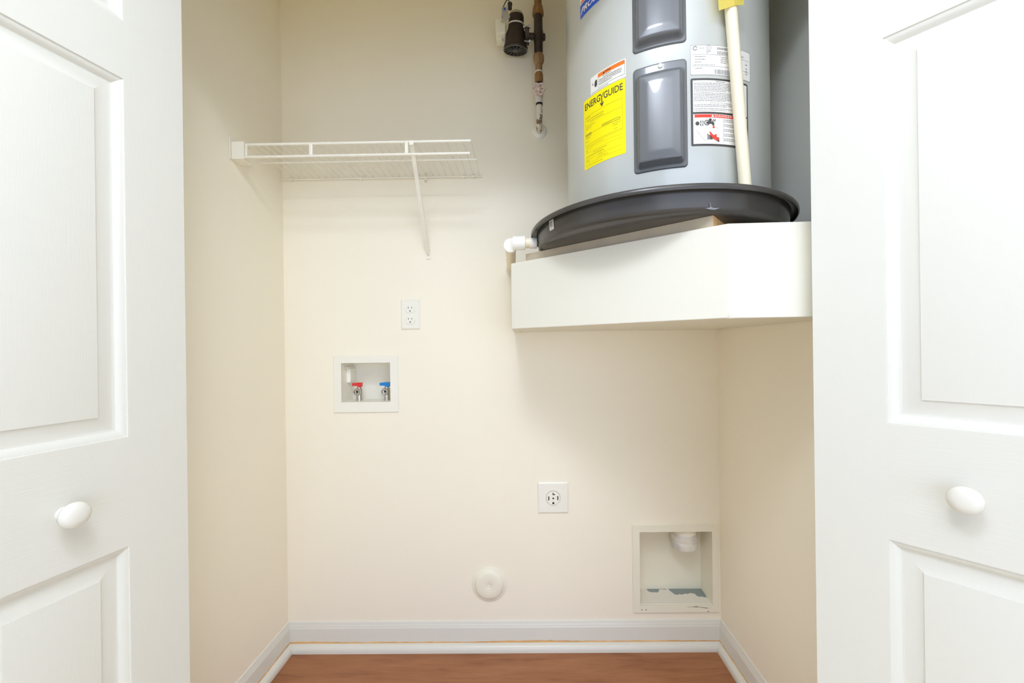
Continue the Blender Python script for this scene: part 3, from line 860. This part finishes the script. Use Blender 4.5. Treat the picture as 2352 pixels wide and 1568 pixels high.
# diagonal brace and the plate at its foot
A = Vector((-0.3475, SF + 0.004, SZ - 0.004)); B_ = Vector((-0.3605, D - 0.009, 1.500))
t = bmesh.new()
dv = (B_ - A).normalized()
ev = dv.cross(Vector((1, 0, 0))).normalized()
ring = []
for q in (A, A.lerp(B_, 0.93), B_):
    hw = 0.0065 if q is not B_ else 0.004
    ring.append([t.verts.new(q + Vector((1, 0, 0)) * sx * hw + ev * sy) for sx, sy in ((-1, -0.003), (-0.4, -0.006), (0.4, -0.006), (1, -0.003), (1, 0.003), (-1, 0.003))])
for a_, b_ in zip(ring, ring[1:]):
    for k in range(6): t.faces.new((a_[k], a_[(k + 1) % 6], b_[(k + 1) % 6], b_[k]))
t.faces.new(ring[0]); t.faces.new(ring[-1][::-1])
br = link('brace', t, M['wire'], sh, smooth=30)
link('brace_hook', box(bmesh.new(), A.x - 0.006, A.x + 0.008, SF - 0.006, SF + 0.010, SZ - 0.012, SZ + 0.003, 0.002), M['wire'], sh, br)
link('foot_plate', box(bmesh.new(), B_.x - 0.0085, B_.x + 0.0085, D - 0.004, D - 0.0005, 1.478, 1.512, 0.0015), M['wire'], sh, br)
t = bmesh.new(); lathe(t, [(0, 0), (0.003, 0), (0.0025, 0.0012), (0, 0.0016)], 12, frame_to((B_.x, D - 0.004, 1.492), (0, -1, 0)), cap=False)
link('screw', t, M['screw'], sh, br)
for x, big in ((-0.879, 0), (-0.612, 0), (-0.367, 1), (-0.222, 0), (-0.185, 0)):
    t = bmesh.new()
    if big:
        box(t, x - 0.0055, x + 0.0055, D - 0.006, D - 0.0005, SZ - 0.020, SZ + 0.018, 0.002)
    else:
        box(t, x - 0.005, x + 0.005, D - 0.005, D - 0.0005, SZ - 0.008, SZ + 0.012, 0.002)
    lathe(t, [(0.0, 0), (0.0055, 0), (0.0062, 0.001), (0.0062, 0.0075), (0.005, 0.009), (0, 0.009)], 16, frame_to((x - 0.0045, SB, SZ - 0.0025), (1, 0, 0)), cap=False)
    cl = link('wall_clip', t, M['wire'], sh, smooth=40)
    if big:
        for zz in (SZ - 0.0155, SZ + 0.0125):
            s_ = bmesh.new(); lathe(s_, [(0, 0), (0.0028, 0), (0.002, 0.0012), (0, 0.0015)], 12, frame_to((x, D - 0.006, zz), (0, -1, 0)), cap=False)
            link('screw', s_, M['screw'], sh, cl)

# ------------------------------------------------------------------ supply pipe and circulating pump
XP, YP = 0.0645, 1.500
sp_ = thing('supply_pipe', (XP, YP, 1.95), 'brown metal supply pipe with round handled valve beside the heater', 'pipe')
Zx = lambda: Vector((0, 0, 1))
def vert(nm, prof, m, n=24, x=XP, par=None, sm=35): return link(nm, lathe(bmesh.new(), prof, n, Matrix.Translation((x, YP, 0))), m, sp_, par, smooth=sm)
t = bmesh.new()
tube(t, [(XP, YP, 2.03), (XP, YP, 1.985)] + arc((YP + 0.018, 1.973), 0.018, PI, PI * 1.5, 8, lambda y, z: (XP, y, z)) + [(XP, D - 0.004, 1.955)], 0.0108, 20)
link('chipped_elbow', t, M['pipe_chip'], sp_, smooth=40)['label'] = 'white painted elbow with chipped paint'
link('wall_escutcheon', lathe(bmesh.new(), [(0.012, 0.0085), (0.016, 0.008), (0.024, 0.005), (0.0275, 0.002), (0.028, 0.0005)], 40, frame_to((XP + 0.003, D, 1.957), (0, -1, 0))), M['plastic'], sp_, smooth=40)['label'] = 'white round wall escutcheon'
vert('black_band', [(0.0112, 2.014), (0.0122, 2.015), (0.0122, 2.022), (0.0112, 2.023)], M['slot'])
vert('valve_body', [(0.0112, 2.021), (0.0135, 2.023), (0.0125, 2.040), (0.015, 2.052), (0.0125, 2.068), (0.0135, 2.084), (0.0112, 2.0865)], M['tagw'])
# hand wheel: six lobes, spokes and hub, facing the viewer
t = bmesh.new()
wc = Vector((XP - 0.002, YP - 0.030, 2.0555))
N = 72
def lob(a): return 0.0225 + 0.0022 * math.cos(6 * a)
rows = []
for (ro, yy) in ((0.0, 0.0025), (-0.0015, 0.0), (-0.006, 0.0005), (-0.0075, 0.0035), (-0.006, 0.007), (-0.0015, 0.0075), (0.0, 0.005)):
    rows.append([t.verts.new(wc + Vector(((lob(a) + ro) * math.cos(a), yy - 0.004, (lob(a) + ro) * math.sin(a)))) for a in [2 * PI * k / N for k in range(N)]])
for i in range(len(rows)):
    a_, b_ = rows[i], rows[(i + 1) % len(rows)]
    for k in range(N): t.faces.new((a_[k], a_[(k + 1) % N], b_[(k + 1) % N], b_[k]))
for k in range(6):
    a = PI / 6 + k * PI / 3
    rod(t, wc + Vector((0.004 * math.cos(a), 0, 0.004 * math.sin(a))), wc + Vector((0.017 * math.cos(a), 0, 0.017 * math.sin(a))), 0.003, 8)
lathe(t, [(0, -0.005), (0.0055, -0.005), (0.0075, -0.003), (0.0075, 0.004), (0.004, 0.008), (0, 0.008)], 20, frame_to(wc, (0, -1, 0)), cap=False)
lathe(t, [(0.0045, 0), (0.0045, 0.022)], 14, frame_to(wc + Vector((0, 0.026, 0)), (0, -1, 0)))
link('hand_wheel', t, M['wheel'], sp_, smooth=40)['label'] = 'worn pinkish lobed hand wheel'
vert('black_joint', [(0.0112, 2.086), (0.0125, 2.087), (0.0125, 2.096), (0.0112, 2.097)], M['slot'])
vert('union', [(0.0115, 2.096), (0.0145, 2.099), (0.0152, 2.104), (0.0152, 2.126), (0.0135, 2.131), (0.0135, 2.134)], M['brass'], 8, sm=20)
vert('solder_ring', [(0.0128, 2.132), (0.0142, 2.1335), (0.0142, 2.1365), (0.0128, 2.138)], M['tagw'])
vert('copper_pipe', [(0.0118, 2.136), (0.0125, 2.138), (0.0125, 2.176)], M['copper'])
vert('hex_union', [(0.0125, 2.160), (0.0178, 2.170), (0.0195, 2.176), (0.0195, 2.196), (0.0172, 2.1985)], M['copper'], 8, sm=20)
vert('cast_pipe', [(0.0155, 2.196), (0.0155, 2.240), (0.0175, 2.252), (0.0180, 2.264), (0.0175, 2.278), (0.0160, 2.288), (0.0155, 2.344)], M['bronze'])
t = bmesh.new(); lathe(t, [(0.011, 0), (0.012, 0.02), (0.0105, 0.0245), (0.0, 0.026)], 18, frame_to((XP, YP, 2.262), (1, 0, 0)), cap=False)
link('side_boss', t, M['bronze'], sp_, smooth=40)
vert('hex_union', [(0.0165, 2.338), (0.0205, 2.340), (0.0205, 2.353), (0.0165, 2.376), (0.0135, 2.378)], M['brass'], 8, sm=20)
vert('copper_pipe', [(0.0135, 2.374), (0.0135, CH - 0.001)], M['brass'])

pu = thing('circulating_pump', (-0.018, 1.49, 2.22), 'dark round circulating pump hanging on the brown supply pipe', 'pump')
PT = Matrix.Translation((-0.019, 1.508, 2.2190)) @ Matrix.Rotation(math.radians(2.5), 4, 'Y') @ Matrix.Rotation(math.radians(14), 4, 'X') @ Matrix.Scale(0.96, 4, Vector((0, 0, 1)))
def pl(nm, t, m, par=None, sm=40):
    g = bmesh.new(); merge(g, t, PT)
    return link(nm, g, m, pu, par, smooth=sm)
pl('motor_housing', lathe(bmesh.new(), [(0.0, 0.010), (0.034, 0.010), (0.0395, 0.004), (0.042, 0.0), (0.0435, 0.002), (0.0435, 0.014), (0.0405, 0.018), (0.0385, 0.030), (0.036, 0.052), (0.0285, 0.072), (0.0265, 0.086)], 48), M['motor'])
pl('light_band', lathe(bmesh.new(), [(0.0262, 0.084), (0.0285, 0.0845), (0.0285, 0.0885), (0.0262, 0.089)], 40), M['tagw'])['label'] = 'light band round the motor'
pl('motor_cap', lathe(bmesh.new(), [(0.0268, 0.088), (0.0275, 0.098), (0.0270, 0.110), (0.0250, 0.117)], 40), M['motor'])
pl('cap_top', lathe(bmesh.new(), [(0.0253, 0.1165), (0.0225, 0.124), (0.016, 0.129), (0.0, 0.131)], 40, cap=False), M['motorband'])
t = bmesh.new()
lathe(t, [(0.0, -0.001), (0.010, -0.001), (0.012, 0.002), (0.012, 0.009), (0.0, 0.009)], 24, cap=False)
for k in range(14):
    a = 2 * PI * k / 14
    rod(t, (0.010 * math.cos(a), 0.010 * math.sin(a), 0.002), (0.0405 * math.cos(a), 0.0405 * math.sin(a), 0.002), 0.0016, 6)
lathe(t, [(0.0395, 0.0005), (0.0435, 0.0), (0.0440, 0.003), (0.0395, 0.0035)], 48, cap=False)
pl('fan_grille', t, M['grille'])
t = bmesh.new(); box(t, -0.0425, -0.0405, -0.016, -0.012, 0.010, 0.058, 0.0006)
pl('tie_rod', t, M['tagw'])
# flange pair towards the pipe
t = bmesh.new()
for x0, x1, rr in ((0.0160, 0.0230, 0.021), (0.0240, 0.0310, 0.021)):
    s_ = bmesh.new()
    lathe(s_, [(0, 0), (rr * 0.9, 0), (rr, 0.001), (rr, x1 - x0 - 0.001), (rr * 0.9, x1 - x0), (0, x1 - x0)], 28, cap=False)
    merge(t, s_, frame_to((x0, 1.497, 2.264), (1, 0, 0)) @ Matrix.Scale(1.7, 4, Vector((1, 0, 0))))
rod(t, (-0.005, 1.494, 2.262), (0.017, 1.497, 2.263), 0.016, 20)
rod(t, (0.030, 1.497, 2.264), (0.0460, 1.499, 2.264), 0.0115, 20)
link('flange', t, M['bronze'], pu, smooth=40)
for zz in (2.238, 2.290):
    t = bmesh.new()
    lathe(t, [(0, 0), (0.0065, 0), (0.0065, 0.005), (0, 0.005)], 6, frame_to((0.0345, 1.486, zz), (-1, 0, 0)), cap=False); rod(t, (0.006, 1.486, zz), (0.036, 1.486, zz), 0.0032, 10)
    lathe(t, [(0, 0), (0.0065, 0), (0.0065, 0.006), (0, 0.006)], 6, frame_to((0.0155, 1.486, zz), (-1, 0, 0)), cap=False)
    link('flange_bolt', t, M['gbolt'], pu)
# terminal box behind, bent label plate in front, gland and cord on top
t = bmesh.new(); box(t, -0.0885, -0.0525, 1.470, 1.535, 2.257, 2.312, 0.004)
link('terminal_box', t, M['plastic_c'], pu)['label'] = 'off-white terminal box'
link('box_boss', rod(bmesh.new(), (-0.0725, 1.50, 2.248), (-0.0725, 1.50, 2.258), 0.008, 14), M['plastic_c'], pu)
t = bmesh.new()
pts = [(-0.0660, 2.3350), (-0.0440, 2.3400), (-0.0410, 2.3120), (-0.0360, 2.3010), (-0.0380, 2.2930), (-0.0620, 2.2760), (-0.0690, 2.2800), (-0.0620, 2.2930)]
fv = [t.verts.new((x, 1.4500 + (z - 2.30) * 0.12, z)) for x, z in pts]
t.faces.new(fv)
bmesh.ops.solidify(t, geom=t.faces[:], thickness=0.003)
lp = link('label_plate', t, M['tagw'], pu); lp['label'] = 'white plate with a blue dot'
t = bmesh.new(); lathe(t, [(0, 0), (0.0042, 0), (0.0042, 0.0008), (0, 0.0008)], 20, frame_to((-0.0545, 1.4495, 2.3262), (0, -1, 0)), cap=False)
link('blue_dot', t, M['blue'], pu, lp)
gl = link('cord_gland', lathe(bmesh.new(), [(0.0, 0), (0.0072, 0), (0.0072, 0.012), (0.0085, 0.014), (0.0085, 0.020), (0.006, 0.0215), (0, 0.0215)], 12, frame_to((-0.0365, 1.474, 2.345), (0, 0, 1)), cap=False), M['cord'], pu, smooth=30)
t = bmesh.new()
tube(t, [(-0.0365, 1.474, 2.362), (-0.0385, 1.474, 2.373), (-0.0430, 1.473, 2.378), (-0.0480, 1.472, 2.375), (-0.0540, 1.471, 2.364), (-0.0600, 1.470, 2.350), (-0.0630, 1.472, 2.336), (-0.0640, 1.475, 2.318), (-0.0645, 1.480, 2.306)], 0.0016, 8)
link('cord', t, M['cord'], pu, smooth=60)

# ------------------------------------------------------------------ duplex wall outlet
def plate_frame(bm, x0, x1, z0, z1, holes, y=D, th=0.0055, e=0.005):
    """bevelled wall plate as a grid with rectangular holes"""
    xs_ = sorted({x0, x0 + e, x1 - e, x1} | {h for H in holes for h in H[:2]})
    zs_ = sorted({z0, z0 + e, z1 - e, z1} | {h for H in holes for h in H[2:]})
    V = {}
    def v(x, z):
        if (x, z) not in V:
            rim = x in (x0, x1) or z in (z0, z1)
            V[(x, z)] = bm.verts.new((x, y - (0.0018 if rim else th), z))
        return V[(x, z)]
    for i in range(len(xs_) - 1):
        for j in range(len(zs_) - 1):
            mx, mz = (xs_[i] + xs_[i + 1]) / 2, (zs_[j] + zs_[j + 1]) / 2
            if any(H[0] < mx < H[1] and H[2] < mz < H[3] for H in holes): continue
            bm.faces.new((v(xs_[i], zs_[j]), v(xs_[i + 1], zs_[j]), v(xs_[i + 1], zs_[j + 1]), v(xs_[i], zs_[j + 1])))
    c = [(x0, z0), (x1, z0), (x1, z1), (x0, z1)]
    for k in range(4):
        (xa, za), (xb, zb) = c[k], c[(k + 1) % 4]
        bm.faces.new([bm.verts.new(p) for p in ((xa, y - 0.0018, za), (xb, y - 0.0018, zb), (xb, y - 0.0002, zb), (xa, y - 0.0002, za))])
    for H in holes:
        c = [(H[0], H[2]), (H[1], H[2]), (H[1], H[3]), (H[0], H[3])]
        for k in range(4):
            (xa, za), (xb, zb) = c[k], c[(k + 1) % 4]
            bm.faces.new([bm.verts.new(p) for p in ((xa, y - th, za), (xb, y - th, zb), (xb, y - 0.0005, zb), (xa, y - 0.0005, za))])
    bmesh.ops.remove_doubles(bm, verts=bm.verts, dist=1e-6)
    return bm
ox, oz = -0.4320, 1.2700
do = thing('duplex_outlet', (ox, D, oz), 'white duplex power outlet between the shelf brace and washer box', 'outlet')
link('wall_plate', plate_frame(bmesh.new(), ox - 0.0365, ox + 0.0365, oz - 0.0575, oz + 0.0575, []), M['plastic'], do)
for dzz in (0.0205, -0.0215):
    t = bmesh.new()
    R = 0.0185; H_ = 0.0145
    pts = []
    for k in range(48):
        a = 2 * PI * k / 48
        pts.append((R * math.cos(a), max(-H_, min(H_, R * math.sin(a)))))
    lo = [t.verts.new((ox + x, D - 0.0050, oz + dzz + z)) for x, z in pts]
    mid = [t.verts.new((ox + x, D - 0.0080, oz + dzz + z)) for x, z in pts]
    hi = [t.verts.new((ox + x * .96, D - 0.0086, oz + dzz + z * .96)) for x, z in pts]
    for a_, b_ in ((lo, mid), (mid, hi)):
        for k in range(48): t.faces.new((a_[k], a_[(k + 1) % 48], b_[(k + 1) % 48], b_[k]))
    t.faces.new(hi)
    bmesh.ops.remove_doubles(t, verts=t.verts, dist=1e-6)
    rc = link('receptacle', t, M['plastic'], do)
    for dx, hh in ((-0.0066, 0.0075), (0.0062, 0.0062)):
        link('slot', box(bmesh.new(), ox + dx - 0.0009, ox + dx + 0.0009, D - 0.0089, D - 0.0080, oz + dzz + 0.0035 - hh / 2 + .001, oz + dzz + 0.0035 + hh / 2 + .001), M['slot'], do, rc)
    t = bmesh.new(); lathe(t, [(0, 0), (0.0024, 0), (0.0024, 0.0009), (0, 0.0009)], 14, frame_to((ox, D - 0.0080, oz + dzz - 0.0078), (0, -1, 0)), cap=False)
    link('ground_hole', t, M['slot'], do, rc)
t = bmesh.new(); lathe(t, [(0, 0), (0.003, 0), (0.0026, 0.001), (0, 0.0013)], 14, frame_to((ox, D - 0.0055, oz - 0.0005), (0, -1, 0)), cap=False)
link('screw', t, M['plastic'], do)

# ------------------------------------------------------------------ round dryer outlet
ox, oz = 0.1005, 0.5690
dr = thing('dryer_outlet', (ox, D, oz), 'square white plate with large round dryer outlet', 'outlet')
link('wall_plate', plate_frame(bmesh.new(), ox - 0.0590, ox + 0.0590, oz - 0.0595, oz + 0.0595, [], e=0.006), M['plastic'], dr)
rc = link('receptacle', lathe(bmesh.new(), [(0.0262, 0.0), (0.0262, 0.0035), (0.0252, 0.0048), (0.0, 0.0048)], 48, frame_to((ox, D - 0.0050, oz), (0, -1, 0)), cap=False), M['plastic'], dr, smooth=30)
link('shadow_gap', lathe(bmesh.new(), [(0.0262, 0.0), (0.0276, 0.0), (0.0276, 0.0006), (0.0262, 0.0006)], 48, frame_to((ox, D - 0.0052, oz), (0, -1, 0))), M['inkg'], dr)
yA, yB = D - 0.0104, D - 0.0096
for x0, x1, z0, z1 in ((-0.0190, -0.0150, -0.0075, 0.0075), (0.0150, 0.0190, -0.0065, 0.0085)):
    link('slot', box(bmesh.new(), ox + x0, ox + x1, yA, yB, oz + z0, oz + z1), M['slot'], dr, rc)
t = bmesh.new(); box(t, ox - 0.0022, ox + 0.0012, yA, yB, oz + 0.0125, oz + 0.0210); box(t, ox + 0.0012, ox + 0.0068, yA, yB, oz + 0.0125, oz + 0.0158)
link('neutral_slot', t, M['slot'], dr, rc)
t = bmesh.new(); prism(t, [(-0.0038, -0.0215), (0.0038, -0.0215), (0.0038, -0.0170), (0.0022, -0.0140), (-0.0022, -0.0140), (-0.0038, -0.0170)], 0, 0.0008)
bmesh.ops.transform(t, matrix=Matrix.Translation((ox, yB, oz)) @ Matrix.Rotation(PI / 2, 4, 'X'), verts=t.verts)
link('ground_hole', t, M['slot'], dr, rc)
t = bmesh.new(); lathe(t, [(0, 0), (0.0032, 0), (0.0032, 0.0008), (0, 0.0008)], 16, frame_to((ox, yB, oz), (0, -1, 0)), cap=False)
link('centre_screw', t, M['slot'], dr, rc)

# ------------------------------------------------------------------ round cleanout cover
co = thing('cleanout_cover', (-0.146, D, 0.243), 'round white domed cleanout cover low on the back wall', 'cover')
CT = frame_to((-0.146, D - 0.0002, 0.243), (0, -1, 0)) 
link('dome', lathe(bmesh.new(), [(0.0668, 0.0), (0.0668, 0.0018), (0.0655, 0.0026), (0.0590, 0.0032), (0.0550, 0.0050), (0.0535, 0.0090), (0.0505, 0.0125), (0.0440, 0.0148), (0.0300, 0.0158), (0.0095, 0.0160), (0.0075, 0.0152), (0.0060, 0.0140), (0.0, 0.0138)], 64, CT, cap=False), M['plastic_c'], co, smooth=30)
t = bmesh.new(); lathe(t, [(0.0, 0.0138), (0.0042, 0.0138), (0.0036, 0.0152), (0.001, 0.0158), (0, 0.0152)], 20, CT, cap=False)
link('screw', t, M['plastic'], co, smooth=40)

# ------------------------------------------------------------------ washing machine supply box
def recess(bm, x0, x1, z0, z1, depth, th=0.004):
    """open-fronted tray set into the wall"""
    y1 = D + depth
    box(bm, x0 - th, x0, D - 0.001, y1, z0 - th, z1 + th); box(bm, x1, x1 + th, D - 0.001, y1, z0 - th, z1 + th)
    box(bm, x0, x1, D - 0.001, y1, z0 - th, z0); box(bm, x0, x1, D - 0.001, y1, z1, z1 + th)
    box(bm, x0 - th, x1 + th, y1 - th, y1, z0 - th, z1 + th)
    return bm
wx0, wx1, wz0, wz1 = -0.6985, -0.5115, 0.9395, 1.0885
wb = thing('washer_supply_box', (-0.605, D, 0.90), 'white recessed washing machine box with red and blue valve levers', 'supply box')
link('face_frame', plate_frame(bmesh.new(), -0.7300, -0.4805, 0.8985, 1.1150, [(wx0, wx1, wz0, wz1)], th=0.006, e=0.003), M['plastic'], wb)
link('recessed_tray', recess(bmesh.new(), wx0, wx1, wz0, wz1, 0.105), M['plastic'], wb)
t = bmesh.new()
box(t, wx0 + 0.0002, wx0 + 0.016, D + 0.040, D + 0.1005, 1.010, 1.0655, 0.002)
link('drain_knockout', t, M['plastic'], wb)
link('ledge', box(bmesh.new(), wx0 + 0.0002, wx0 + 0.014, D + 0.030, D + 0.1005, 1.066, 1.071, 0.001), M['plastic'], wb)
for vx, m_, lb in ((-0.6505, 'hred', 'red'), (-0.5420, 'hblue', 'blue')):
    vy = D + 0.045
    t = bmesh.new()
    lathe(t, [(0.0, 0), (0.0115, 0), (0.0115, 0.006), (0.0110, 0.007), (0.0105, 0.026), (0.0120, 0.030), (0.0115, 0.046), (0.0085, 0.050), (0.006, 0.056), (0.0, 0.057)], 20, Matrix.Translation((vx, vy, wz0)), cap=False)
    lathe(t, [(0.0095, 0), (0.0095, 0.012), (0.0132, 0.014), (0.0138, 0.027), (0.0128, 0.029), (0.0085, 0.029), (0.0075, 0.022), (0.0, 0.020)], 28, frame_to((vx, vy, wz0 + 0.036), (0, -1, 0)), cap=False)
    vb = link('valve', t, M['nickel'], wb, smooth=35); vb['label'] = 'nickel valve with ' + lb + ' lever'
    t = bmesh.new(); lathe(t, [(0, 0), (0.0042, 0), (0.0042, 0.0015), (0, 0.0015)], 14, frame_to((vx, vy - 0.0205, wz0 + 0.036), (0, -1, 0)), cap=False)
    link('bore', t, M['slot'], wb, vb)
    t = bmesh.new()
    prism(t, [(-0.0260, 0.0), (-0.0060, 0.0), (-0.0030, -0.0045), (0.0120, -0.0045), (0.0130, 0.0125), (0.0, 0.0130), (-0.0260, 0.0105)], 0, 0.012, 0.001)
    bmesh.ops.transform(t, matrix=Matrix.Translation((vx, vy + 0.004, wz0 + 0.058)) @ Matrix.Rotation(PI / 2, 4, 'X'), verts=t.verts)
    link('lever_handle', t, M[m_], wb, vb)['label'] = lb + ' lever'

# ------------------------------------------------------------------ dryer vent box
vx0, vx1, vz0, vz1 = 0.4235, 0.6955, 0.1585, 0.4375
vb = thing('dryer_vent_box', (0.56, D, 0.13), 'square recessed dryer vent box with chipped paint low at right', 'vent box')
link('face_frame', plate_frame(bmesh.new(), 0.3960, 0.7205, 0.1315, 0.4665, [(vx0, vx1, vz0, vz1)], th=0.007, e=0.003), M['plastic_c'], vb)
link('recessed_tray', recess(bmesh.new(), vx0, vx1, vz0, vz1, 0.105), M['plastic_c'], vb)
t = bmesh.new(); box(t, vx0 + 0.0005, vx1 - 0.0005, D + 0.003, D + 0.1005, vz0 + 0.0002, vz0 + 0.0022)
link('chipped_floor', t, M['chip'], vb)['label'] = 'tray floor with paint flaked to grey'
t = bmesh.new()
DC = Matrix.Translation((0.6120, D + 0.0510, 0))
lathe(t, [(0.0465, vz1 - 0.0005), (0.0465, 0.412), (0.0475, 0.410), (0.0475, 0.3995)], 48, DC)
dk = link('vent_pipe', t, M['plastic_c'], vb, smooth=40)
t = bmesh.new()
lathe(t, [(0.0476, 0.414), (0.0483, 0.412), (0.0485, 0.386), (0.0478, 0.3845), (0.0484, 0.383), (0.0486, 0.358), (0.0478, 0.356), (0.045, 0.356), (0.045, 0.41)], 48, DC)
link('tape_wrap', t, M['tape'], vb, dk, smooth=40)['label'] = 'grey and white tape wrap'
for x, z in ((0.4285, 0.1450), (0.4440, 0.1450), (0.6770, 0.1375)):
    t = bmesh.new(); lathe(t, [(0, 0), (0.0020, 0), (0.0017, 0.0008), (0, 0.001)], 12, frame_to((x, D - 0.0070, z), (0, -1, 0)), cap=False)
    link('screw', t, M['cord'], vb)
t = bmesh.new()
prev = None
for k, (x, z, h_) in enumerate(((0.600, 0.1548, 0.0005), (0.620, 0.1545, 0.0010), (0.633, 0.1552, 0.0026), (0.643, 0.1548, 0.0012), (0.660, 0.1520, 0.0016), (0.674, 0.1500, 0.0018), (0.680, 0.1490, 0.0004))):
    q = (t.verts.new((x, D - 0.0072, z - h_ / 2)), t.verts.new((x, D - 0.0072, z + h_ / 2)))
    if prev: t.faces.new((prev[0], q[0], q[1], prev[1]))
    prev = q
link('paint_crack', t, M['slot'], vb)['label'] = 'dark crack in the paint'

for o in SC.objects:
    if '_loc' in o: del o['_loc']
